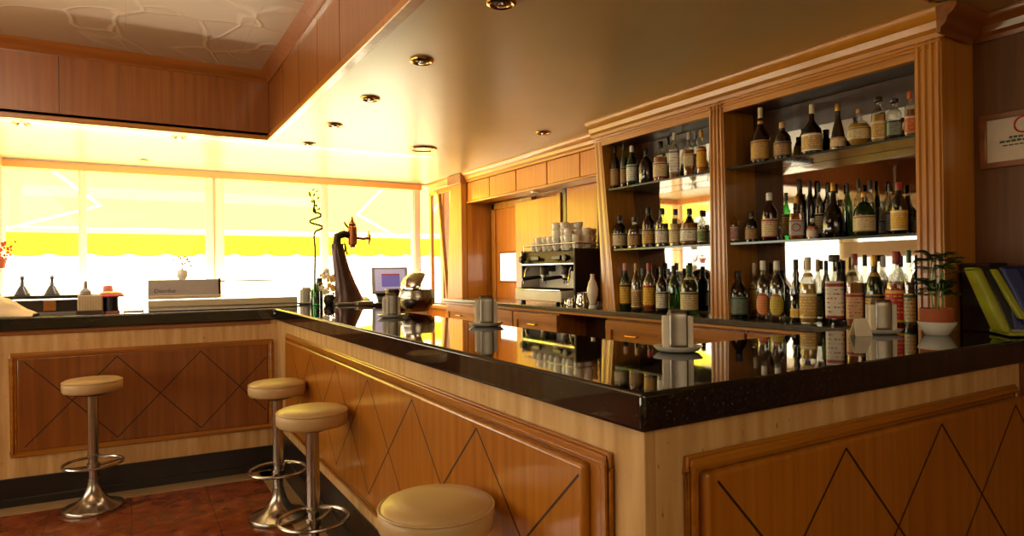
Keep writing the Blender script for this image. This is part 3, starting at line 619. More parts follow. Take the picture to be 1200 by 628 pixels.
# long side: faces -x ; local +x = world -y
ca, sa = math.cos(-math.pi/2), math.sin(-math.pi/2)
front('long bar counter side beside the cream stools, with crossed grooves on its wood panel', (.874, 4.66, 0), -math.pi/2, 3.696,
      (.36, 3.60, .335, .955), (.405, 3.527, .38, .916), (.59, .488, 6), (.42, .893), (.275, .004, .14), mat='honey_z' if False else 'wood_z')
front('short near bar counter side at the right, below the phone and palm', (.874, .965, 0), 0, 1.63,
      (.105, 1.58, .335, .955), (.142, 1.64, .38, .918), (.176, .4505, 4), (.42, .897), (.275, .004, .14),
      extra=lambda t, K: build('end_stile', MB().box(1.632, 1.89, -.002, .03, 0, 1.022), 'cherry_z', **K))
q = lw(2.3, .026)
def lx(t, K): build('under_slab_trim', MB().box(0, 2.28, -.012, 0, .995, 1.021), 'cherry_x', bevel=.003, **K)
front('left bar counter side behind the farthest left stool, with reddish wood panel', (q[0], q[1], 0), -SL, 2.355,
      (2.3-1.455, 2.3-.008, .282, .892), (2.3-1.42, 2.255, .315, .858), (2.3-1.385, .465, 3), (.34, .84), (.165, .012, .05), extra=lx, mat='cherry_z', prot=.018, fmat='wood_x')

# ------------------------------------------------------------------ bar stools
def make_stool():
    t = thing('bar_stool', (0, 0, 0), 'x', 'stool', None)
    K = dict(parent=t, local=True)
    build('seat', MB().lathe([(0, .672), (.126, .672), (.143, .676), (.150, .688), (.152, .715), (.148, .733), (.135, .745), (.08, .751), (0, .752)], 48), 'vinyl', smooth=2, **K)
    build('seat_piping', MB().tube([(.1485*math.cos(a*math.pi/24), .1485*math.sin(a*math.pi/24), .7345) for a in range(48)], .0035, 6, True), 'vinyl', smooth=True, **K)
    build('seat_plate', MB().lathe([(0, .655), (.07, .655), (.10, .672), (0, .6725)], 24), 'darkmetal', smooth=True, **K)
    build('column', MB().lathe([(.028, .30), (.028, .66)], 24).lathe([(.0245, .12), (.0245, .30)], 24).lathe([(.0245, .296), (.031, .298), (.031, .312), (.028, .314)], 24), 'steel', smooth=True, **K)
    ring = MB().tube([(.148*math.cos(a*math.pi/24)-.0, .148*math.sin(a*math.pi/24), .262) for a in range(48)], .0085, 8, True)
    build('foot_ring', ring, 'steel', smooth=True, **K)
    build('ring_bracket', MB().tube([(.02, 0, .245), (.085, .0, .25), (.146, 0, .258)], .008).tube([(-.02, 0, .245), (-.085, 0, .25), (-.146, 0, .258)], .008).lathe([(.026, .23), (.032, .234), (.032, .262), (.026, .266)], 20), 'steel', smooth=True, **K)
    build('base', MB().lathe([(0, 0), (.152, 0), (.155, .006), (.154, .016), (.150, .022), (.125, .030), (.09, .045), (.062, .070), (.044, .105), (.033, .14), (.029, .17), (.0, .17)], 48), 'steel', smooth=True, **K)
    return t
stools = [((-.187, 4.42, 0), .3, 'cream round bar stool farthest to the left, alone before the reddish panel'),
          ((.693, 3.70, 0), 1.1, 'cream round bar stool nearest the inner corner of the bar'),
          ((.685, 2.88, 0), .7, 'cream round bar stool, middle one along the long side'),
          ((.68, 1.54, 0), .2, 'nearest cream round bar stool with only its seat in view')]
s0 = make_stool()
for i, (p, rz, lb) in enumerate(stools):
    if i == 0: s0.location = p; s0.rotation_euler.z = rz; s0['label'] = lb; s0['group'] = 'cream bar stools along the bar'
    else: dup(s0, p, rz, lb)

# ------------------------------------------------------------------ recessed ceiling lights
def downlight(p, r, label, grp='round recessed ceiling spotlights'):
    t = thing('ceiling_spotlight', p, label, 'ceiling light', grp)
    K = dict(parent=t, local=True)
    build('trim_ring', MB().lathe([(r*.62, .0), (r*.66, -.006), (r*.8, -.010), (r*.96, -.006), (r, .0)], 28, closed=False), 'gold', smooth=True, **K)
    build('lamp_holder', MB().lathe([(r*.62, -.001), (r*.5, -.004), (0, -.004)], 24, closed=False), 'darkmetal', smooth=True, **K)
    build('bulb', MB().lathe([(r*.34, -.004), (r*.30, -.014), (0, -.018)], 20, closed=False), 'steel', smooth=True, **K)
nm = ['nearest', 'second', 'third', 'fourth', 'fifth']
for i, y in enumerate((1.916, 2.617, 3.319, 4.019, 4.69)):
    downlight((1.11, y, CZ-.001), .053, '%s recessed brass spotlight in the row above the long bar' % nm[i])
downlight((2.396, 1.13, CZ-.001), .053, 'brass recessed spotlight near the right end of the shelving crown')
downlight((2.40, 3.60, CZ-.001), .053, 'recessed spotlight in front of the overhead cupboards')
downlight((-.553, 4.85, CZ-.001), .05, 'recessed spotlight behind the coffer, farthest left')
downlight((.295, 4.85, CZ-.001), .05, 'recessed spotlight behind the coffer, left of its corner')
downlight((.107, 5.95, CZ-.001), .04, 'small recessed spotlight just above the window header')
t = thing('ceiling_speaker', (1.909, 4.496, CZ-.001), 'wide shallow round ceiling fitting, larger than the spotlights', 'speaker')
build('rim', MB().lathe([(.078, 0), (.085, -.012), (.10, -.012), (.106, 0)], 32, closed=False), 'gold', t, local=True, smooth=True)
build('grille', MB().lathe([(.079, -.006), (0, -.008)], 32, closed=False), 'c_cream', t, local=True, smooth=True)

# framed notice on the right wall
t = thing('framed_notice', (2.771, 1.0, 1.80), 'wooden framed white notice with a red ring emblem on the right wall', 'framed notice')
y0, y1, z0, z1 = .80, 1.177, 1.697, 1.899; w = .022
build('frame', MB().box(2.752, 2.771, y0, y1, z1-w, z1).box(2.752, 2.771, y0, y1, z0, z0+w).box(2.752, 2.771, y0, y0+w, z0+w, z1-w).box(2.752, 2.771, y1-w, y1, z0+w, z1-w), 'cherry_y', t, bevel=.004)
bd = build('notice_sheet', MB().box(2.762, 2.769, y0+w, y1-w, z0+w, z1-w), 'poster', t)
build('emblem', MB().tube([(2.7615, 1.04+.028*math.cos(a*math.pi/16), 1.845+.028*math.sin(a*math.pi/16)) for a in range(32)], .0035, 6, True), 'inkred', bd, org=tuple(t['_b']))
g = MB()
random.seed(3)
for z, h, a, c in ((1.800, .009, 1.005, 1.085), (1.787, .009, .975, 1.115), (1.774, .005, .985, 1.105)):
    y = c
    while y > a:
        l = random.uniform(.008, .018); g.box(2.7612, 2.762, y-l, y, z, z+h*random.uniform(.8, 1)); y -= l+.003
build('notice_text', g, 'inkgreen', bd, org=tuple(t['_b']))

# ------------------------------------------------------------------ bottles
PROF = dict(
 tall=[(0, 0), (.9, 0), (1, .02), (1, .56), (.93, .64), (.60, .72), (.40, .78), (.37, .93)],
 round=[(0, 0), (.9, 0), (1, .02), (1, .50), (.94, .60), (.66, .70), (.36, .77), (.34, .93)],
 squat=[(0, 0), (.85, 0), (1, .06), (1, .45), (.90, .60), (.55, .72), (.27, .78), (.25, .93)],
 square=[(0, 0), (.92, 0), (1, .02), (1, .60), (.92, .68), (.50, .74), (.36, .78), (.34, .93)],
 decanter=[(0, 0), (.92, 0), (1, .03), (1, .58), (.85, .66), (.45, .70), (.38, .74), (.38, .86)],
 longneck=[(0, 0), (.9, 0), (1, .02), (1, .42), (.90, .50), (.50, .60), (.28, .68), (.22, .95)],
 cone=[(0, 0), (.95, 0), (1, .03), (.98, .18), (.70, .45), (.45, .62), (.34, .72), (.32, .94)],
 disc=[(0, 0), (.60, 0), (.72, .02), (.97, .20), (1, .34), (.93, .50), (.65, .64), (.30, .70), (.24, .90)],
 onion=[(0, 0), (.92, 0), (1, .03), (.99, .28), (.85, .42), (.50, .54), (.28, .62), (.20, .94)],
 twist=[(0, 0), (.9, 0), (1, .02), (1, .30), (.60, .38), (.85, .46), (.55, .54), (.75, .62), (.45, .68), (.6, .76), (.4, .82), (.4, .94)])
SHELFTXT = dict(L1='left bay top shelf', L2='left bay middle shelf', L3='left bay bottom row',
                R1='right bay top shelf', R2='right bay middle shelf', R3='right bay bottom row')
SZ = dict(L1=1.8365, L2=1.4635, L3=1.0905, R1=1.8365, R2=1.4635, R3=1.0905)
def interp(pr, t):
    for (r0, z0), (r1, z1) in zip(pr, pr[1:]):
        if z1 > z0 and z0 <= t <= z1: return r0+(r1-r0)*(t-z0)/(z1-z0)
    return pr[-1][0]
def short(d):
    for a, b in ((' with a ', ' with '), ('first from the left', 'first from left'), ('second from the left', 'second from left'), ('third from the left', 'third from left'), ('last on the right', 'last on right'), (' in the back row', ' in back row'), (' and white cap', ', white cap')): d = d.replace(a, b)
    return d
def bottle(tag, x, y, h, r, prof, glass, liq, lab, acc, cap, desc):
    p = PROF[prof]; sq = 5 if prof in ('square', 'decanter') else 0
    sy = .62 if prof == 'disc' else 1
    rot = -.9 if prof == 'disc' else (.6 if sq else 0)
    if sq: r *= .82
    t = thing('bottle', (x, y, SZ[tag]), short(desc)+', '+SHELFTXT[tag], 'bottle', 'bottles on the '+SHELFTXT[tag].replace('bottom row', 'worktop row'))
    if len(t['label'].split()) > 16: print('LONG', t['label'])
    K = dict(parent=t, local=True)
    n = 28
    clear = glass in ('clear', 'lime')
    build('glass_body', MB().lathe([(a*r, z*h) for a, z in p]+[(0, p[-1][1]*h)], n, sq=sq, sy=sy, rot=rot), 'g_'+glass, smooth=True, **K)
    if clear and (liq or glass == 'lime'):
        lvl = {'pale': .66, 'clear': .6}.get(liq, .60)
        if liq == 'pale': q = None
        lp = [(max(0, a*r-.0018), max(.004, z*h)) for a, z in p if z < lvl]+[(interp(p, lvl)*r-.002, lvl*h), (0, lvl*h)]
        if liq != 'pale' and glass != 'lime':
            build('drink', MB().lathe(lp, n, sq=sq, sy=sy, rot=rot), 'l_'+liq, smooth=True, **K)
    ct = p[-1][1]
    cr_ = p[-1][0]*r*1.12
    if cap == 'cream' or prof == 'longneck': cz0 = .80
    elif prof in ('squat', 'disc') and cap in ('gold', 'tan'): cz0 = .88
    else: cz0 = .84
    if cap:
        if cap == 'darkwood' or (prof in ('square',) and cap == 'black'): cr_ = r*.62; cz0 = .90
        cr_ = max(cr_, .0085)
        build('cap', MB().lathe([(cr_*.98, cz0*h), (cr_*1.03, (cz0+.01)*h), (cr_, .985*h), (cr_*.85, h), (0, h)], 18, closed=False), 'c_'+cap, smooth=True, **K)
    if lab:
        rng = {'disc': (.16, .50), 'longneck': (.06, .40), 'cone': (.05, .26), 'squat': (.10, .46), 'oval': (.1, .5), 'twist': (.08, .22), 'decanter': (.2, .5)}.get(prof, (.08, .46))
        if lab in ('redlabel', 'white') and prof in ('square', 'round') and h > .24: rng = (.10, .62 if prof == 'square' else .52)
        if lab == 'yellow' and prof == 'tall': rng = (.12, .56)
        m = 8; pts = []
        a0, a1 = (118, 302) if not sq else (112, 308)
        for k in range(m+1):
            z = rng[0]+(rng[1]-rng[0])*k/m; pts.append((interp(p, z)*r+.0012, z*h))
        if lab in ('oval', 'lime'):
            # oval label: arc narrows at both ends
            b = MB(); vs = []; nn = 16
            for j, (rr, zz) in enumerate(pts):
                half = 62*math.sqrt(max(0.02, 1-((j-m/2)/(m/2))**2))
                for k in range(nn+1):
                    a = R(212-half+2*half*k/nn); vs.append((rr*math.cos(a), rr*math.sin(a), zz))
            b.add(vs, [(j*(nn+1)+k, j*(nn+1)+k+1, (j+1)*(nn+1)+k+1, (j+1)*(nn+1)+k) for j in range(m) for k in range(nn)])
            build('label', b, lab_mat(lab, acc), smooth=True, **K)
        else:
            if sq: # flat wrap all round
                build('label', MB().lathe(pts, 28, sq=sq, closed=False, rot=rot), lab_mat(lab, acc), smooth=True, **K)
            else:
                build('label', MB().lathe(pts, 22, a0=a0-(rot*57.3 if sy != 1 else 0), a1=a1-(rot*57.3 if sy != 1 else 0), sy=sy, rot=rot if sy != 1 else 0), lab_mat(lab, acc), smooth=True, **K)
        if lab == 'medal':
            # round medallion facing the room
            c = Vector((-r*1.04, -r*.62, .28*h)); nrm = Vector((-.84, -.54, 0)); u = Vector((.54, -.84, 0))
            mp = []
            for k in range(24):
                a = k*math.pi/12; mp.append(c+nrm*.003+u*math.cos(a)*r*.55+Vector((0, 0, 1))*math.sin(a)*r*.55)
            build('medallion', MB().tube(mp, r*.08, 6, True), 'l_amber', smooth=True, **K)
        if prof in ('longneck', 'cone', 'round') and lab in ('gold', 'cream') and h > .24:
            z0_, z1_ = (.46, .50)
            build('neck_label', MB().lathe([(interp(p, z)*r+.001, z*h) for z in (.70, .73, .76)], 18, closed=False), lab_mat(lab, acc), smooth=True, **K)
for row_ in BOTTLES: bottle(*row_)
TZ = 1.1005   # top of the granite
# ------------------------------------------------------------------ napkin holders
def napkin(p, rz, label, s=1.0, lean=0):
    t = thing('napkin_holder', (p[0], p[1], TZ), label, 'napkin holder', 'steel napkin holders on the bar', rz)
    K = dict(parent=t, local=True)
    # oval foot, curved spring plates; napkins sit left and right of them
    build('base_dish', MB().lathe([(0, 0), (.048*s, 0), (.060*s, .004), (.070*s, .014), (.072*s, .017), (.068*s, .017), (.055*s, .010), (0, .009)], 36, sy=.78), 'white', smooth=True, **K)
    b = MB()
    for sgn in (-1, 1):
        vs = []
        n = 10
        for j in range(9):
            z = .010+.112*s*j/8
            for k in range(n+1):
                x = (-.026+.052*k/n)*s
                cr2 = .0 if j < 7 else (.002 if j == 7 else .006)
                y = sgn*(.030*s+.004*math.cos(x/(.026*s)*1.5))+ sgn*(.0 if j < 8 else -.003)
                xx = x*(1 if j < 8 else .86)
                vs.append((xx, y, z))
        b.add(vs, [(j*(n+1)+k, j*(n+1)+k+1, (j+1)*(n+1)+k+1, (j+1)*(n+1)+k) for j in range(8) for k in range(n)])
    o = build('face_plate', b, 'dullsteel', smooth=2, **K)
    sol = o.modifiers.new('s', 'SOLIDIFY'); sol.thickness = .0015
    build('side_wire', MB().tube([(-.03*s, .02, .012), (-.03*s, .02, .05*s), (-.03*s, -.02, .05*s), (-.03*s, -.02, .012)], .0014, 6).tube([(.03*s, .02, .012), (.03*s, .02, .05*s), (.03*s, -.02, .05*s), (.03*s, -.02, .012)], .0014, 6), 'steel', smooth=True, **K)
    # folded napkins fan out on either side of the plate
    st = bpy.data.objects.new('napkin_stack', None)
    bb = MB()
    rnd = random.Random(int(p[1]*1000))
    for sgn in (-1, 1):
        x = .0
        for i in range(13):
            yy = -.026*s+.004*s*i
            e = .042*s+rnd.uniform(-.003, .003); hz = (.098+rnd.uniform(-.006, .007))*s
            bb.hexa([(sgn*.004, yy, .012), (sgn*e, yy, .012), (sgn*e, yy+.0026*s, .012), (sgn*.004, yy+.0026*s, .012),
                     (sgn*.004, yy, hz), (sgn*(e+rnd.uniform(-.002, .002)), yy, hz), (sgn*(e), yy+.0026*s, hz), (sgn*.004, yy+.0026*s, hz)])
    bpy.data.objects.remove(st)
    c, s_ = math.cos(rz), math.sin(rz)
    build('paper_napkins', bb, 'paper', org=(0, 0, 0), loc=(p[0], p[1], TZ+.0005), rotz=rz, label='white folded napkins standing in the '+label, cat='napkins', group='napkin bundles in their holders', bevel=.0006, seg=1)
    return t
napkin((1.365, 1.360), -0.67, 'steel napkin holder nearest the front corner of the bar', .98)
napkin((1.335, 2.470), -0.38, 'steel napkin holder halfway along the long bar', 1.08)
napkin((1.185, 3.240), -0.23, 'steel napkin holder beside the big steel bowl', 1.05)
napkin((1.160, 5.020), -0.11, 'farthest steel napkin holder, beside the display case', 1.1)
napkin((2.300, 1.300), -0.71, 'steel napkin holder at the right end before the bottles', 1.0)
# small folded card leaning beside the right-hand holder
cd = thing('table_card', (2.175, 1.30, TZ), 'small cream folded card standing left of the right-hand napkin holder', 'card', rotz=-.5)
build('card_panel', MB().hexa([(-.03, -.022, 0), (.03, -.022, 0), (.03, -.0205, 0), (-.03, -.0205, 0), (-.022, -.001, .06), (.022, -.001, .06), (.022, .0005, .06), (-.022, .0005, .06)]), 'paper', cd, local=True)
build('card_panel', MB().hexa([(-.03, .022, 0), (.03, .022, 0), (.03, .0205, 0), (-.03, .0205, 0), (-.022, .001, .06), (.022, .001, .06), (.022, -.0005, .06), (-.022, -.0005, .06)]), 'paper', cd, local=True)
# ------------------------------------------------------------------ potted palm
PP = (2.405, 1.165, TZ)
t = thing('potted_palm', PP, 'small palm in a terracotta pot on a white bowl, before the right pilaster', 'potted plant')
K = dict(parent=t, local=True)
build('bowl', MB().lathe([(0, 0), (.034, 0), (.038, .004), (.057, .036), (.060, .046), (.055, .046), (.036, .012), (0, .01)], 32), 'white', smooth=True, **K)
build('pot', MB().lathe([(0, .012), (.040, .014), (.050, .05), (.053, .092), (.049, .092), (.046, .08), (0, .08)], 28), 'terracotta', smooth=True, **K)
build('stems', (lambda b: [b.tube([(.012*math.cos(a), .012*math.sin(a), .075), (.018*math.cos(a+.3), .018*math.sin(a+.3), .13), (.02*math.cos(a+.6), .02*math.sin(a+.6), .2), (.012*math.cos(a+.9), .012*math.sin(a+.9), .26)], .0022, 6) for a in (0, 1.2, 2.4, 3.6, 4.8)] and b)(MB()), 'leaf2', smooth=True, **K)
def frond(b, o, d, L, droop, n=13, w=.045):
    o = Vector(o); d = Vector(d).normalized(); side = d.cross(Vector((0, 0, 1))).normalized(); pts = []
    for i in range(n+1):
        f = i/n; pts.append(o+d*L*f+Vector((0, 0, -droop*f*f)))
    b.tube(pts, .0014, 5, r2=.0006)
    for i in range(2, n+1):
        p = pts[i]; f = i/n; l = w*(1-.6*abs(f-.45)*1.4)
        for sg in (-1, 1):
            tip = p+side*sg*l+d*l*.75+Vector((0, 0, -.25*l)); m = (p+tip)/2; tw = (tip-p).cross(Vector((0, 0, 1))).normalized()*l*.085
            b.add([p, m+tw*1.6, tip, m-tw*1.6+Vector((0, 0, .002))], [(0, 1, 2, 3)])
b = MB(); rnd = random.Random(5)
for i in range(34):
    a = i*2.4; el = rnd.uniform(.1, 1.6); z = rnd.choice((.13, .15, .17, .23, .25, .265)); L = rnd.uniform(.05, .085)
    frond(b, (.01*math.cos(a), .01*math.sin(a), z), (math.cos(a), math.sin(a), el), L, .035, w=.036)
frond(b, (0, 0, .2), (.85, -.53, .32), .15, .02, w=.022)
frond(b, (0, 0, .15), (-.85, .53, .25), .09, .02, w=.028)
build('fronds', b, 'leaf', **K)

# ------------------------------------------------------------------ dark box and pay phone at the right end
t = thing('dark_box', (2.70, 1.125, TZ), 'dark brown upright box standing between the palm and the phone', 'box')  # plain dark brown block filling the dark patch beside the phone
build('box_body', MB().box(2.63, 2.762, 1.10, 1.19, TZ, TZ+.235), 'matt_brown', t, bevel=.004)
build('box_lid', MB().box(2.627, 2.765, 1.097, 1.193, TZ+.235, TZ+.247), 'matt_brown', t, bevel=.003)
PH = (2.53, 1.025, TZ)
rz = R(-47)     # front normal turned towards the customer side
t = thing('pay_telephone', PH, 'navy blue and yellow green counter telephone with keypad at the right end', 'telephone', rotz=rz)
K = dict(parent=t, local=True)
# local: x to the viewer's right, -y to the viewer; wedge side profile (y, z)
def wedge(x0, x1, prof): 
    b = MB(); n = len(prof)
    vs = [(x0, y, z) for y, z in prof]+[(x1, y, z) for y, z in prof]
    return b.add(vs, [list(range(n)), list(range(n, 2*n))[::-1]]+[(i, (i+1) % n, n+(i+1) % n, n+i) for i in range(n)])
build('housing', wedge(0.02, .245, [(-.045, .02), (.10, .02), (.10, .21), (.055, .235), (.03, .235), (-.035, .06)]), 'navy', bevel=.008, **K)
build('base_tray', MB().box(.0, .245, -.06, .10, .004, .018), 'lime', bevel=.006, **K)
build('base_edge', MB().box(.01, .245, -.064, .10, .018, .026), 'greyplastic', bevel=.003, **K)
def band(x0, x1, y0, z0, y1, z1, th, w=.0):
    return MB().hexa([(x0, y0, z0), (x0+.03, y0, z0), (x0+.03, y0+th, z0), (x0, y0+th, z0), (x1, y1, z1), (x1+.026, y1, z1), (x1+.026, y1+th, z1), (x1, y1+th, z1)])
build('side_fin', band(-.012, -.068, -.05, .012, .03, .232, .10), 'lime', bevel=.010, seg=3, **K)
build('fin_gap', band(.012, -.04, -.046, .014, .032, .228, .09), 'black', bevel=.004, **K)
build('handset_cradle', band(.032, -.022, -.062, .06, .02, .225, .03), 'lime', bevel=.006, **K)
build('cradle_foot', MB().box(.045, .125, -.068, -.045, .048, .064).box(.115, .127, -.068, -.045, .06, .082), 'lime', bevel=.004, **K)
build('handset', MB().hexa([(.045, -.06, .07), (.10, -.06, .07), (.10, -.03, .07), (.045, -.03, .07), (.0, -.005, .235), (.055, -.005, .235), (.055, .03, .235), (.0, .03, .235)]), 'navy', bevel=.012, seg=3, **K)
build('display', MB().hexa([(.09, -.006, .175), (.24, -.006, .175), (.24, .03, .175), (.09, .03, .175), (.09, .018, .205), (.24, .018, .205), (.24, .03, .205), (.09, .03, .205)]), 'darkmetal', **K)
nt_ = Vector((0, -.98, .4)).normalized()
for r_ in range(4):
    for c_ in range(3):
        zz = .085+.024*r_; yy_ = -.035+(zz-.06)*(.065/.175)
        build('key', MB().box(.145+.026*c_, .163+.026*c_, yy_-.010, yy_-.002, zz, zz+.015), 'greyplastic', bevel=.002, **K)

# ------------------------------------------------------------------ coffee machine
t = thing('espresso_machine', (2.7, 3.87, 1.09), 'two group chrome espresso machine on the back worktop, cups stacked on top', 'coffee machine')
KY0, KY1 = 3.50, 4.16
BZ = 1.0905
w = t
build('feet', (lambda b: [b.lathe([(0, BZ), (.02, BZ), (.018, BZ+.03), (0, BZ+.03)], 16, (x, y, 0)) for x in (2.54, 2.86) for y in (KY0+.05, KY1-.05)] and b)(MB()), 'black', w, smooth=True)
build('base_body', MB().box(2.50, 2.93, KY0+.06, KY1, BZ+.03, BZ+.105), 'glare_white', w, bevel=.006)
build('drip_tray', MB().box(2.497, 2.72, KY0+.07, KY1-.01, BZ+.105, BZ+.113), 'chrome', w, bevel=.002)
build('tray_grid', (lambda b: [b.tube([(2.505, KY0+.08+i*.022, BZ+.116), (2.71, KY0+.08+i*.022, BZ+.116)], .002, 5) for i in range(26)] and b)(MB()), 'darkmetal', w)
build('back_panel', MB().box(2.72, 2.93, KY0, KY1, BZ+.105, BZ+.31), 'glare_white', w, bevel=.005)
build('side_panel', MB().box(2.56, 2.935, KY0-.02, KY0, BZ+.03, BZ+.395), 'darkmetal', w, bevel=.006)
build('side_panel', MB().box(2.56, 2.935, KY1, KY1+.015, BZ+.03, BZ+.395), 'steel', w, bevel=.006)
build('hood', MB().hexa([(2.57, KY0, BZ+.29), (2.93, KY0, BZ+.29), (2.93, KY1, BZ+.29), (2.57, KY1, BZ+.29), (2.60, KY0, BZ+.385), (2.93, KY0, BZ+.385), (2.93, KY1, BZ+.385), (2.60, KY1, BZ+.385)]), 'darkmetal', w, bevel=.008)
build('hood_trim', MB().box(2.562, 2.575, KY0, KY1, BZ+.284, BZ+.298), 'chrome', w, bevel=.003)
build('cup_rail', MB().tube([(2.58, KY0+.0, BZ+.43), (2.58, KY1, BZ+.43), (2.92, KY1, BZ+.43), (2.92, KY0, BZ+.43)], .005, 8, True).tube([(2.58, KY0, BZ+.38), (2.58, KY0, BZ+.43)], .004).tube([(2.58, KY1, BZ+.38), (2.58, KY1, BZ+.43)], .004), 'chrome', w, smooth=True)
build('pressure_gauge', MB().lathe([(0, 2.715), (.022, 2.712), (.024, 2.706), (0, 2.704)], 20, (0, KY0+.055, BZ+.245), ax='x'), 'black', w, smooth=True)
for y in (KY0+.20, KY0+.47):
    g = build('group_head', MB().lathe([(0, 0), (.034, 0), (.036, .03), (.032, .075), (.02, .09), (0, .09)], 24, (2.64, y, BZ+.215)).box(2.64, 2.73, y-.03, y+.03, BZ+.24, BZ+.30), 'darkmetal', w, smooth=True)
    pf = build('portafilter', MB().lathe([(0, .0), (.02, 0), (.035, .012), (.036, .035), (0, .035)], 20, (2.64, y, BZ+.18)).tube([(2.64, y-.008, BZ+.18), (2.64, y-.016, BZ+.15)], .006).tube([(2.64, y+.008, BZ+.18), (2.64, y+.016, BZ+.15)], .006), 'steel', w, smooth=True)
    build('filter_handle', MB().tube([(2.61, y+.005, BZ+.20), (2.56, y+.02, BZ+.196), (2.47, y+.04, BZ+.185)], .012, 10, r2=.015), 'black', pf, org=tuple(w['_b']), smooth=True)
    build('lever_button', MB().box(2.555, 2.572, y-.05, y+.05, BZ+.32, BZ+.35), 'black', w, bevel=.004)
for y in (KY0+.05, KY1-.04):
    build('steam_knob', MB().lathe([(0, 2.515), (.022, 2.52), (.026, 2.53), (.022, 2.545), (.012, 2.57)], 20, (0, y, BZ+.33), ax='x'), 'black', w, smooth=True)
    build('steam_wand', MB().tube([(2.60, y, BZ+.29), (2.57, y, BZ+.25), (2.56, y+.01, BZ+.15)], .005, 8), 'chrome', w, smooth=True)
# cups: espresso cups stacked on the warming tray
def cup_mesh():
    b = MB().lathe([(0, .0), (.018, 0), (.020, .004), (.027, .02), (.031, .045), (.0315, .058), (.0295, .058), (.028, .045), (.023, .018), (.014, .007), (0, .006)], 24)
    return b
def make_cup():
    t = thing('coffee_cup', (0, 0, 0), 'x', 'cup')
    build('cup_body', cup_mesh(), 'white', parent=t, local=True, smooth=2)
    build('cup_handle', MB().tube([(.030, 0, .046), (.044, 0, .047), (.050, 0, .034), (.042, 0, .020), (.027, 0, .018)], .0032, 8), 'white', parent=t, local=True, smooth=True)
    return t
c0 = make_cup(); first = True
stack_names = ['first from the left', 'second from the left', 'third from the left', 'fourth from the left', 'fifth from the left', 'sixth from the left', 'seventh from the left', 'eighth from the left', 'last on the right']
spots = [(2.64, 4.10, 1), (2.63, 4.02, 2), (2.64, 3.945, 2), (2.63, 3.865, 2), (2.62, 3.78, 4), (2.64, 3.71, 4), (2.62, 3.635, 3), (2.63, 3.555, 2), (2.72, 3.73, 4), (2.72, 3.56, 3), (2.80, 3.60, 3), (2.72, 3.65, 4), (2.72, 4.05, 2), (2.72, 3.90, 3)]
TOPZ = BZ+.3855
ordw = ['bottom', 'second', 'third', 'top']
for i, (x, y, n) in enumerate(spots):
    for k in range(n):
        row = 'front row' if x < 2.68 else 'back row'
        idx = sum(1 for (x2, y2, _) in spots if (x2 < 2.68) == (x < 2.68) and y2 > y)
        wd = ['first', 'second', 'third', 'fourth', 'fifth', 'sixth', 'seventh', 'eighth'][idx]
        lev = 'single' if n == 1 else ('top' if k == n-1 else ordw[k])
        lb = 'white cup, %s of the %s stack from the left, %s on the espresso machine' % (lev, wd, row)
        p = (x, y, TOPZ+k*.047)
        if first: c0.location = p; c0.rotation_euler.z = 1.2*i; c0['label'] = lb; c0['group'] = 'white cups stacked on the espresso machine'; first = False
        else: dup(c0, p, 1.2*i+k*.9, lb, 'white cups stacked on the espresso machine')
# jugs and glasses on the worktop right of the machine
def jug(p, r, h, label):
    t = thing('milk_jug', p, label, 'jug', 'steel milk jugs beside the espresso machine')
    build('jug_body', MB().lathe([(0, 0), (r, 0), (r*1.02, .005), (r, h*.5), (r*.78, h*.75), (r*.86, h), (r*.80, h), (r*.72, h*.75), (r*.9, h*.4), (0, .01)], 24), 'chrome', t, local=True, smooth=True)
    build('jug_handle', MB().tube([(-r*.7, 0, h*.9), (-r*1.5, 0, h*.85), (-r*1.55, 0, h*.4), (-r*.95, 0, h*.2)], .004, 8), 'chrome', t, local=True, smooth=True)
jug((2.555, 3.395, BZ), .042, .10, 'larger steel milk jug right of the espresso machine')
jug((2.535, 3.50, BZ), .03, .06, 'smaller steel milk jug under the right side of the machine')
def glass(p, r, h, label, mat='g_clear'):
    t = thing('drinking_glass', p, label, 'glass', 'glasses beside the espresso machine')
    build('glass_body', MB().lathe([(0, 0), (r*.8, 0), (r, h), (r*.94, h), (r*.74, .006), (0, .006)], 20), mat, t, local=True, smooth=True)
glass((2.53, 3.575, BZ), .025, .055, 'small glass farthest left under the espresso machine')
glass((2.60, 3.335, BZ), .028, .07, 'glass between the milk jug and the slanted pilaster')
# tall turned white vase edge seen left of the pilaster
t = thing('white_vase', (2.515, 3.235, BZ), 'tall white waisted vase standing against the slanted pilaster', 'vase')
build('vase_body', MB().lathe([(0, 0), (.026, 0), (.028, .01), (.018, .03), (.024, .05), (.034, .09), (.036, .125), (.026, .165), (.014, .19), (.012, .215), (.016, .22), (0, .222)], 28), 'white', t, local=True, smooth=2)
build('vase_band', MB().lathe([(.0185, .028), (.021, .031), (.0185, .034)], 24, closed=False), 'c_silver', t, local=True, smooth=True)

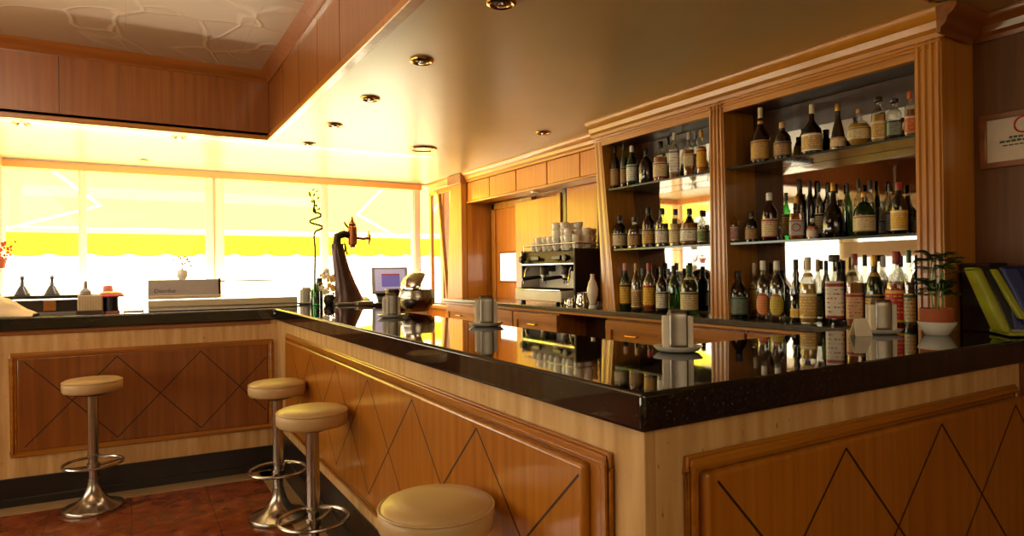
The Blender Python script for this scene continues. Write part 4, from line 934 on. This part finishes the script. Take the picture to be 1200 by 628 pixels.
# ------------------------------------------------------------------ corner of the bar: bowls, monitor, beer tower, flowers
t = thing('punch_bowl', (1.43, 3.62, TZ), 'large round polished steel bowl with upright domed lid', 'bowl')
K = dict(parent=t, local=True)
t.location = (1.50, 3.66, TZ)
build('bowl_body', MB().lathe([(0, 0), (.06, 0), (.062, .006), (.085, .02), (.108, .055), (.112, .09), (.102, .125), (.104, .13), (.099, .13), (.107, .09), (.10, .055), (0, .02)], 40), 'steel', smooth=True, **K)
dm = MB().lathe([(.102, 0), (.104, .006), (.098, .035), (.08, .07), (.05, .095), (.015, .105), (0, .106)], 36, closed=False)
dome = build('dome_lid', dm, 'chrome', smooth=True, **K)
dome.location = (.03, .05, .135); dome.rotation_euler = Euler((R(-62), 0, R(70)))
sd = dome.modifiers.new('s', 'SOLIDIFY'); sd.thickness = .002
t = thing('ice_bucket', (1.20, 3.80, TZ), 'smaller steel bucket standing left of the big bowl', 'bucket')
build('bucket_body', MB().lathe([(0, 0), (.055, 0), (.058, .01), (.07, .12), (.074, .125), (.070, .127), (.054, .012), (0, .01)], 36), 'steel', t, local=True, smooth=True)
build('bucket_rim', MB().tube([(.072*math.cos(a*math.pi/16), .072*math.sin(a*math.pi/16), .126) for a in range(32)], .003, 6, True), 'chrome', t, local=True, smooth=True)
t.location = (1.49, 3.98, TZ)

t = thing('till_monitor', (1.88, 5.17, TZ), 'grey framed till touchscreen on a dark stand before the window', 'monitor', rotz=R(-12))
K = dict(parent=t, local=True)
Tm = Matrix.Translation((0, 0, .16)) @ Matrix.Rotation(R(-14), 4, 'X')
mo = build('monitor_shell', MB().box(-.15, .15, -.02, .02, -.105, .12, Tm), 'greyplastic', bevel=.006, **K)
build('screen', MB().box(-.125, .125, -.0215, -.0195, -.085, .10, Tm), 'screen', **K)
build('screen_window', MB().box(-.07, .08, -.0235, -.0215, -.05, .06, Tm), 'screenblue', **K)
build('screen_bar', MB().box(-.07, .08, -.0245, -.0235, .05, .06, Tm), 'inkred', **K)
build('stand', MB().hexa([(-.10, -.05, 0), (.10, -.05, 0), (.10, .09, 0), (-.10, .09, 0), (-.13, .0, .09), (.13, .0, .09), (.13, .05, .09), (-.13, .05, .09)]), 'black', bevel=.006, **K)
# printer block beside it
t = thing('card_reader', (1.62, 5.10, TZ), 'low dark card terminal lying between beer tower and till', 'card terminal')
build('terminal_body', MB().hexa([(-.06, -.04, 0), (.06, -.04, 0), (.06, .05, 0), (-.06, .05, 0), (-.055, -.035, .018), (.055, -.035, .018), (.055, .045, .04), (-.055, .045, .04)]), 'darkmetal', t, local=True, bevel=.004)
build('terminal_screen', MB().hexa([(-.04, .012, .0318), (.04, .012, .0318), (.04, .038, .0400), (-.04, .038, .0400), (-.04, .012, .0335), (.04, .012, .0335), (.04, .038, .0420), (-.04, .038, .0420)]), 'screen', t, local=True)

# beer tower: curved dark column with brass tap
BT = (1.39, 4.74, TZ)
t = thing('beer_tower', BT, 'dark leaning beer tap column with ornate copper coloured tap head', 'beer tap')
K = dict(parent=t, local=True)
BTS = 1.13
build('drip_plate', MB().box(-.10, .14, -.09, .08, 0, .018), 'dullsteel', bevel=.005, **K)
b = MB()
secs = [(0.01, .12, .06, .018), (.01, .10, .055, .06), (-.012, .078, .048, .14), (-.040, .060, .042, .24), (-.062, .050, .038, .34), (-.07, .046, .036, .385), (-.065, .046, .034, .40)]
vs = []
for cx_, hx, hy, z in secs:
    for a in range(16):
        an = a*math.pi/8; vs.append((cx_+hx*math.cos(an), hy*math.sin(an), z))
b.add(vs, [list(range(16))[::-1], [(len(secs)-1)*16+k for k in range(16)]]+[(j*16+k, j*16+(k+1) % 16, (j+1)*16+(k+1) % 16, (j+1)*16+k) for j in range(len(secs)-1) for k in range(16)])
build('column', b, plain('bronze_purple', '#5a4640', .25, .6), smooth=True, **K)
build('neck', MB().tube([(-.075, 0, .38), (-.065, 0, .45), (-.02, 0, .465), (.03, 0, .455)], .034, 14, r2=.022), 'darkmetal', smooth=True, **K)
cop = plain('copper_tap', '#9a5a34', .28, .9)
th = build('tap_head', MB().lathe([(0, -.075), (.02, -.075), (.022, -.06), (.034, -.055), (.034, .06), (.026, .068), (.03, .08), (.014, .10), (.006, .13), (0, .135)], 20, (.045, 0, .45)), cop, smooth=True, **K)
build('tap_lever', MB().tube([(.07, 0, .44), (.13, 0, .435), (.165, 0, .44)], .009).lathe([(0, -.012), (.03, -.006), (.032, .006), (0, .012)], 16, (.17, 0, .44), ax='x').tube([(.17, 0, .39), (.17, 0, .49)], .007), cop, smooth=True, **K)
build('spout', MB().tube([(-.01, -.0, .40), (-.005, -.01, .35), (.0, -.02, .33)], .007), 'gold', smooth=True, **K)
build('side_knob', MB().tube([(.02, 0, .50), (-.012, 0, .535)], .008).lathe([(0, -.01), (.012, 0), (0, .01)], 12, (-.014, 0, .54)), cop, smooth=True, **K)
build('hose', MB().tube([(-.02, 0, .44), (-.015, -.01, .36), (-.02, -.015, .33)], .004), 'darkmetal', smooth=True, **K)
t.scale = (1, 1, 1.13)
# steel box beside it
t = build('steel_tray', MB().box(1.40, 1.52, 4.52, 4.60, TZ, TZ+.03), 'dullsteel', bevel=.006, label='small low steel tray in front of the beer tap foot', cat='tray')

def simple_bottle(p, prof, mat, h, r, label, capm=None, name='bottle'):
    t = thing(name, p, label, 'bottle')
    build('glass_body', MB().lathe([(a*r, z*h) for a, z in prof]+[(0, prof[-1][1]*h)], 24), mat, t, local=True, smooth=True)
    if capm: build('cap', MB().lathe([(prof[-1][0]*r*1.1, .88*h), (prof[-1][0]*r*1.1, h), (0, h)], 16, closed=False), capm, t, local=True, smooth=True)
    return t
GB = (1.17, 4.80, TZ)
simple_bottle(GB, PROF['tall'], 'g_lime', .17, .034, 'bright green bottle used as a vase beside the beer tap')
# curly bamboo stands in it
t = thing('curly_bamboo', (GB[0], GB[1], TZ+.01), 'tall curly bamboo stalk with yellow leaves rising from the green bottle', 'plant')
pts = [(0, 0, 0), (0, 0, .2), (.004, 0, .40), (-.002, 0, .50), (.012, 0, .535), (.052, .0, .555), (.05, 0, .575), (-.02, 0, .595), (-.032, 0, .61), (.01, 0, .63), (.045, 0, .645), (.042, 0, .665), (-.005, 0, .68), (.0, 0, .71), (.004, 0, .76)]
def smoothp(q, n=5):
    q = [Vector(a) for a in q]; r_ = []
    for i in range(len(q)-1):
        p0, p1, p2, p3 = q[max(i-1, 0)], q[i], q[i+1], q[min(i+2, len(q)-1)]
        for k in range(n):
            f = k/n; r_.append(.5*((2*p1)+(p2-p0)*f+(2*p0-5*p1+4*p2-p3)*f*f+(3*p1-p0-3*p2+p3)*f**3))
    return r_+[q[-1]]
build('stalk', MB().tube(smoothp(pts), .0075, 8), plain('bamboo_brown', '#4a2f10', .6), t, local=True, smooth=True)
b = MB(); rnd = random.Random(9)
for i in range(40):
    z = .66+.18*rnd.random(); a = rnd.uniform(0, 6.28); l = rnd.uniform(.03, .055)
    p = Vector((rnd.uniform(-.02, .02), rnd.uniform(-.02, .02), z)); d = Vector((math.cos(a), math.sin(a)*.6, rnd.uniform(.0, 1.2))).normalized()*l; sd_ = Vector((-math.sin(a), math.cos(a), .3))*.010
    b.add([p, p+d*.5+sd_, p+d, p+d*.5-sd_], [(0, 1, 2, 3)])
build('leaves', b, 'leaf', t, local=True)
simple_bottle((1.235, 4.93, TZ), [(0, 0), (.9, 0), (1, .02), (1, .8), (.8, .88), (.75, .96)], 'g_black', .20, .026, 'plain black cylinder bottle right of the green bottle', 'c_black')
# vase with pale and yellow blossoms
t = thing('flower_vase', (1.275, 4.80, TZ), 'low dark vase with white and yellow flowers, left of the beer tap', 'flower vase')
K = dict(parent=t, local=True)
build('vase', MB().lathe([(0, 0), (.03, 0), (.045, .03), (.04, .06), (.03, .075), (.025, .075), (0, .07)], 24), 'darkmetal', smooth=True, **K)
rnd = random.Random(2)
stems = MB(); pw = MB(); py_ = MB()
for i in range(17):
    x = rnd.uniform(-.055, .07); z = .09+rnd.uniform(0, .19)*(1-abs(x)*4); y = rnd.uniform(-.03, .03)
    stems.tube([(x*.2, y*.2, .06), (x*.6, y*.6, z*.6), (x, y, z)], .0015, 5)
    tgt = py_ if x > .0 else pw
    for k in range(6):
        a = k*math.pi/3+rnd.random(); c = Vector((x, y, z)); u = Vector((math.cos(a), math.sin(a)*.5, math.sin(a)))*.026; v_ = Vector((-math.sin(a), 0, math.cos(a)))*.012
        tgt.add([c, c+u*.6+v_, c+u, c+u*.6-v_], [(0, 1, 2, 3)])
build('stems', stems, 'leaf2', **K); build('white_blossoms', pw, 'paper', **K); build('yellow_blossoms', py_, 'yellowpetal', **K)

# ------------------------------------------------------------------ refrigerated display case on the left wing (local frame of the wing)
c0x, c0y = lw(.755, .13)
t = thing('display_case', (c0x, c0y, TZ), 'long low refrigerated counter display case with grey end panel and glass front', 'display case', rotz=-SL)
K = dict(parent=t, local=True)
Lc = .93
build('base', MB().box(0, Lc, 0, .33, .0, .028), 'steel', bevel=.004, **K)
build('base_rail', MB().box(0, Lc, -.008, .01, .028, .072), 'c_cream', bevel=.004, **K)
build('front_glass', MB().hexa([(.42, 0, .072), (Lc, 0, .072), (Lc, .006, .072), (.42, .006, .072), (.42, .05, .185), (Lc, .05, .185), (Lc, .056, .185), (.42, .056, .185)]), 'pane', **K)
build('top_glass', MB().box(.42, Lc, .05, .33, .185, .190), 'pane', **K)
build('top_rail', MB().box(0, Lc, .045, .058, .187, .194).box(0, Lc, .32, .335, .187, .194), 'greyplastic', bevel=.001, **K)
pn = build('grey_panel', MB().hexa([(.0, -.002, .10), (.42, -.002, .10), (.42, .33, .10), (.0, .33, .10), (.0, .035, .205), (.42, .035, .205), (.42, .33, .205), (.0, .33, .205)]), 'darkglass', bevel=.004, **K)
build('panel_side', MB().hexa([(.42, -.01, .085), (.432, -.01, .085), (.432, .33, .085), (.42, .33, .085), (.42, .03, .212), (.432, .03, .212), (.432, .33, .212), (.42, .33, .212)]), 'black', **K)
build('panel_rail', MB().box(0, .43, -.014, .0, .078, .102), 'c_cream', bevel=.003, **K)
build('inner_tray', MB().box(.44, Lc-.01, .02, .31, .03, .05), 'chrome', **K)
tx = bpy.data.curves.new('logo', 'FONT'); tx.body = 'Docriluc'; tx.size = .036; tx.extrude = .0006
lt = bpy.data.objects.new('maker_logo_text', tx); COL.objects.link(lt)
bpy.context.view_layer.update()
me_ = bpy.data.meshes.new_from_object(lt.evaluated_get(bpy.context.evaluated_depsgraph_get())); bpy.data.objects.remove(lt)
lo = bpy.data.objects.new('maker_logo', me_); COL.objects.link(lo); me_.materials.clear(); me_.materials.append(M['c_dark'])
lo.parent = pn; lo.rotation_euler = Euler((R(70.5), 0, 0)); lo.location = (.035, .0052, .122)
# flower pot standing on the case
def potplant(p, r, h, label, mat, leafmat, seed, spread, hh, n=30, name='potted_plant'):
    t = thing(name, p, label, 'potted plant')
    K = dict(parent=t, local=True)
    build('pot', MB().lathe([(0, 0), (r*.6, 0), (r*.95, h*.35), (r, h*.7), (r*.8, h), (r*.7, h), (r*.8, h*.7), (0, h*.6)], 24), mat, smooth=True, **K)
    rnd = random.Random(seed); b = MB(); s = MB()
    for i in range(n):
        a = rnd.uniform(0, 6.28); el = rnd.uniform(.2, 1); q = Vector((math.cos(a)*spread*rnd.random(), math.sin(a)*spread*rnd.random(), h+hh*rnd.uniform(.3, 1)))
        if i % 3 == 0: s.tube([(0, 0, h*.8), tuple((Vector((0, 0, h))+q)/2), tuple(q)], .0012, 5)
        d = Vector((math.cos(a), math.sin(a), rnd.uniform(-.4, .8))).normalized()*spread*.5; sd_ = Vector((-math.sin(a), math.cos(a), rnd.uniform(-.6, .6)))*spread*.13
        b.add([q, q+d*.5+sd_, q+d, q+d*.5-sd_], [(0, 1, 2, 3)])
    build('stems', s, 'leaf', **K); build('leaves', b, leafmat, **K)
    return t
pc = lw(.755-.20, .13+.17)
potplant((pc[0], pc[1], TZ+.2055), .036, .065, 'white potted plant with orange tinted leaves standing on the display case', 'white', 'flower', 4, .075, .11, 46)
# ------------------------------------------------------------------ clutter on the far left of the wing
def on(s, d, z=0): a = lw(s, d); return (a[0], a[1], TZ+z)
p = on(1.21, .38)
t = thing('black_rack', p, 'low black two-level rack carrying the two conical oil bottles', 'rack', rotz=-SL)
K = dict(parent=t, local=True)
build('top_shelf', MB().box(-.33, .20, -.08, .10, .095, .117), 'black', bevel=.003, **K)
build('rack_body', MB().box(-.33, .20, -.05, .10, .012, .085), 'darkmetal', bevel=.003, **K)
build('rack_foot', MB().box(-.32, .19, -.07, .09, .0, .012), 'greyplastic', **K)
build('wood_block', MB().box(-.125, -.06, -.065, -.05, .02, .085), 'wood_z', **K)
build('upright', (lambda b: [b.box(x, x+.01, -.075, .095, .0, .095) for x in (-.33, .19)] and b)(MB()), 'black', **K)
cone_p = [(0, 0), (.95, 0), (1, .03), (.9, .10), (.45, .42), (.24, .52), (.20, .8), (.26, .84), (.22, .96)]
for s_, lb in ((1.455, 'left conical dark oil bottle on the black rack'), (1.30, 'right conical dark oil bottle on the black rack')):
    simple_bottle(on(s_, .39, .1175), cone_p, plain('smoke_glass', '#4a4a52', .15, coat=.5), .125, .045, lb, 'c_grey')
p = on(1.08, .20)
t = thing('condiment_box', p, 'beige ribbed box holding a dark stoppered bottle, right of the black rack', 'box', rotz=-SL)
build('box_body', MB().box(-.06, .075, -.04, .05, .0, .115), plain('beige_ribbed', '#cdb28c', .6), t, local=True, bevel=.004)
build('box_base', MB().box(-.065, .08, -.045, .055, .0, .02), 'dkwood', t, local=True)
build('box_ribs', (lambda b: [b.box(-.055+i*.014, -.050+i*.014, -.043, -.04, .022, .11) for i in range(9)] and b)(MB()), 'c_cream', t, local=True)
simple_bottle(on(1.10, .20, .1155), [(0, 0), (.9, 0), (1, .05), (.95, .28), (.35, .5), (.3, .92)], 'c_grey', .09, .032, 'dark blue grey bottle with thin neck standing on the beige box', 'c_silver')
p = on(.965, .22)
t = thing('coffee_tin', p, 'dark cylindrical tin with a tilted red cap left of the display case', 'tin')
build('tin_body', MB().lathe([(0, .01), (.042, .01), (.042, .10), (0, .10)], 28), 'black', t, local=True, smooth=True)
build('red_cap', MB().lathe([(0, .098), (.072, .10), (.076, .108), (.06, .128), (.03, .135), (0, .136)], 28), 'red', t, local=True, smooth=True)
build('tin_foot', MB().lathe([(0, 0), (.05, 0), (.05, .01), (0, .01)], 24), 'pink', t, local=True, smooth=True)
pz = on(1.0, .45)
potplant((pz[0], pz[1], TZ), .034, .17, 'tall pink red pot with small sprigs behind the red capped tin', 'pink', 'leaf2', 8, .035, .06, 16)
pz = on(1.60, .38)
potplant((pz[0], pz[1], TZ), .042, .17, 'grey potted plant with sparse sprigs at the far left window', 'greyplastic', 'leaf', 12, .09, .17, 18)
t = thing('saucer_tray', on(.845, .25), 'shallow clear tray lying left of the display case', 'tray', rotz=-SL)
build('tray_plate', MB().box(-.05, .06, -.04, .05, 0, .006).box(-.05, -.046, -.04, .05, .006, .035).box(.056, .06, -.04, .05, .006, .035), 'c_cream', t, local=True, bevel=.001)
# crumpled cream cloth at the far left
me = MB()
nx, ny = 46, 22; rnd = random.Random(21)
from mathutils import noise
vs = []
for j in range(ny+1):
    for i in range(nx+1):
        u_, v_ = i/nx, j/ny
        x = -.36+.62*u_; y = -.10+.24*v_
        e = min(1, 5*min(v_, 1-v_))*min(1, 2.6*(1-u_)+.12)*min(1, 4*u_+.5)
        n_ = noise.noise(Vector((x*7, y*30, 1.3)))+.6*noise.noise(Vector((x*15+4, y*40, 2.7)))
        z = e*(.115+.055*n_)-.0*(1-e)
        z += .012*abs(noise.noise(Vector((x*30, y*40, 5))))*e
        vs.append((x, y+.03*noise.noise(Vector((x*7, z*20, 3))), max(z, .001)))
me.add(vs, [(j*(nx+1)+i, j*(nx+1)+i+1, (j+1)*(nx+1)+i+1, (j+1)*(nx+1)+i) for j in range(ny) for i in range(nx)])
p = on(1.61, .15)
o = build('crumpled_cloth', me, 'cloth', loc=(p[0], p[1], TZ+.001), rotz=-SL, smooth=2, subsurf=1, label='crumpled cream cloth bundle lying at the far left end of the bar', cat='cloth')
o.modifiers.new('s', 'SOLIDIFY').thickness = .002
# hanging basket with red flowers, cut by the left edge
t = thing('red_flowers', (-.80, 5.85, 1.52), 'red flowers in a small hanging pot at the far left window', 'flowers')
rnd = random.Random(31); b = MB()
for i in range(60):
    c = Vector((rnd.gauss(0, .035), rnd.gauss(0, .035), rnd.gauss(0, .04))); a = rnd.uniform(0, 6.28)
    u = Vector((math.cos(a), rnd.uniform(-1, 1), math.sin(a))).normalized()*.025; v_ = u.cross(Vector((.3, 1, .2))).normalized()*.012
    b.add([c-u*.5, c+v_, c+u*.5, c-v_], [(0, 1, 2, 3)])
build('petals', b, 'redflower', t, local=True)
build('hanging_pot', MB().lathe([(0, -.12), (.03, -.12), (.045, -.05), (.04, -.05), (0, -.07)], 16), 'terracotta', t, local=True, smooth=True)
build('hanging_wire', MB().tube([(0, 0, -.06), (0, 0, .3), (0, 0, CZ-1.52)], .0015, 5), 'darkmetal', t, local=True)

# ------------------------------------------------------------------ terrace outside: pavement and awning
struct('ground', MB().box(-14, 14, WY+.1, 30, -.06, -.02), 'sand')
struct('ground', MB().box(-14, -3.35, -8, WY+.1, -.06, -.02), 'sand')
def fabric(AWN_COL):
    m = bpy.data.materials.new('yellow_awning_fabric'); m.use_nodes = True; nt = m.node_tree; nt.nodes.clear()
    o = nt.nodes.new('ShaderNodeOutputMaterial'); tr = nt.nodes.new('ShaderNodeBsdfTranslucent'); df = nt.nodes.new('ShaderNodeBsdfDiffuse')
    tr.inputs[0].default_value = AWN_COL; df.inputs[0].default_value = AWN_COL
    mx = nt.nodes.new('ShaderNodeMixShader'); mx.inputs[0].default_value = .3
    nt.links.new(tr.outputs[0], mx.inputs[1]); nt.links.new(df.outputs[0], mx.inputs[2]); nt.links.new(mx.outputs[0], o.inputs[0])
    return m
M['awning'] = fabric((1.0, .88, .10, 1)); M['valance'] = fabric((1.0, .80, .02, 1))
M['bar_w'] = plain('white_awning_metal', '#f2e6d2', .4)
t = thing('awning', (1.2, 7.2, 2.1), 'wide yellow terrace awning with folding arms and scalloped valance outside the windows', 'awning')
ax0, ax1 = -2.2, 4.6
yb, zb, yf, zf = 6.50, 2.42, 8.0, 1.84
build('canopy', MB().add([(ax0, yb, zb), (ax1, yb, zb), (ax1, yf, zf), (ax0, yf, zf)], [(0, 1, 2, 3)]), 'awning', t)
b = MB(); n = 220; vs = []
for i in range(n+1):
    x = ax0+(ax1-ax0)*i/n; vs += [(x, yf+.02, zf-.05), (x, yf+.02, 1.565-.03*abs(math.sin(x*9)))]
b.add(vs, [(2*i, 2*i+1, 2*i+3, 2*i+2) for i in range(n)])
build('valance', b, 'valance', t)
build('front_bar', MB().box(ax0, ax1, yf-.03, yf+.015, zf-.06, zf-.015), 'bar_w', t, bevel=.006)
build('roller', MB().tube([(ax0, yb-.02, zb+.03), (ax1, yb-.02, zb+.03)], .035, 12), 'bar_w', t, smooth=True)
def awz(y): return zb+(zf-zb)*(y-yb)/(yf-yb)-.05
for pts in ([(-.66, 6.62), (-.235, 7.4), (-1.06, 7.96)], [(2.42, 6.62), (2.30, 7.4), (2.98, 7.96)]):
    build('folding_arm', MB().tube([(x, y, awz(y)) for x, y in pts], .018, 8), 'bar_w', t, smooth=True)
# ------------------------------------------------------------------ light, sky, camera
w = bpy.data.worlds.new('sky'); SC.world = w; w.use_nodes = True
bg = w.node_tree.nodes['Background']; bg.inputs[0].default_value = (1.0, .90, .70, 1); bg.inputs[1].default_value = 8
def sun(rot, e, ang, col):
    l = bpy.data.lights.new('sun', 'SUN'); l.energy = e; l.angle = R(ang); l.color = col
    o = bpy.data.objects.new('sun', l); COL.objects.link(o); o.rotation_euler = Euler([R(a) for a in rot]); return o
sun((-28, 18, 0), 5, 2, (1, .95, .85))
def area(p, rot, sx, sy, e, col, portal=False):
    l = bpy.data.lights.new('area', 'AREA'); l.shape = 'RECTANGLE'; l.size = sx; l.size_y = sy; l.energy = e; l.color = col
    o = bpy.data.objects.new('portal' if portal else 'fill_light', l); COL.objects.link(o); o.location = p; o.rotation_euler = Euler([R(a) for a in rot])
    if portal: l.cycles.is_portal = True
    return o
area((.85, WY+.12, 1.6), (-90, 0, 0), 3.5, 1.25, 1, (1, 1, 1), True)
area((-3.35, 3.1, 1.52), (0, -90, 0), 1.3, 4.8, 1, (1, 1, 1), True)
area((-2.0, 5.6, 1.6), (-90, 0, 0), 2.4, 1.3, 1, (1, 1, 1), True)
area((.2, -1.6, 2.1), (40, 0, -20), 2.2, 1.2, 26, (1, .80, .52))  # added warm fill behind the camera, not a fitting of the room
area((.85, 6.15, 1.03), (168, 0, 0), 3.3, .2, 60, (1, .88, .70))  # added uplight imitating sunlit sill bounce, whitens the ceiling
area((.6, 4.75, 2.2), (68, 0, 0), 3.0, .12, 26, (1, .85, .66))  # added strip turned to the windows, brightens frames and header
cam = bpy.data.cameras.new('camera'); area((-1.3, 2.2, 2.25), (150, 0, -25), 1.2, 1.2, 55, (1, .80, .58))  # added uplight outside the view, brightens the coffer
co = bpy.data.objects.new('camera', cam); COL.objects.link(co)
cam.sensor_width = 36; cam.lens = 36*753.815/1200; cam.clip_start = .05
ya, pi_, ro = R(30.749), R(.2077), R(.6807)
F = Vector((math.sin(ya)*math.cos(pi_), math.cos(ya)*math.cos(pi_), math.sin(pi_)))
Rt = Vector((math.cos(ya), -math.sin(ya), 0)); U = Rt.cross(F)
R2 = Rt*math.cos(ro)-U*math.sin(ro); U2 = Rt*math.sin(ro)+U*math.cos(ro)
mt = Matrix((R2, U2, -F)).transposed().to_4x4(); mt.translation = (0, 0, 1.3411)
co.matrix_world = mt
SC.camera = co
SC.view_settings.view_transform = 'Standard'; SC.view_settings.look = 'None'; SC.view_settings.exposure = 0; SC.view_settings.gamma = 1
SC.cycles.use_denoising = True
SC.cycles.max_bounces = 8; SC.cycles.transparent_max_bounces = 24; SC.cycles.sample_clamp_indirect = 6
SC.cycles.caustics_reflective = False; SC.cycles.caustics_refractive = False
for o in bpy.data.objects:
    if '_b' in o: del o['_b']
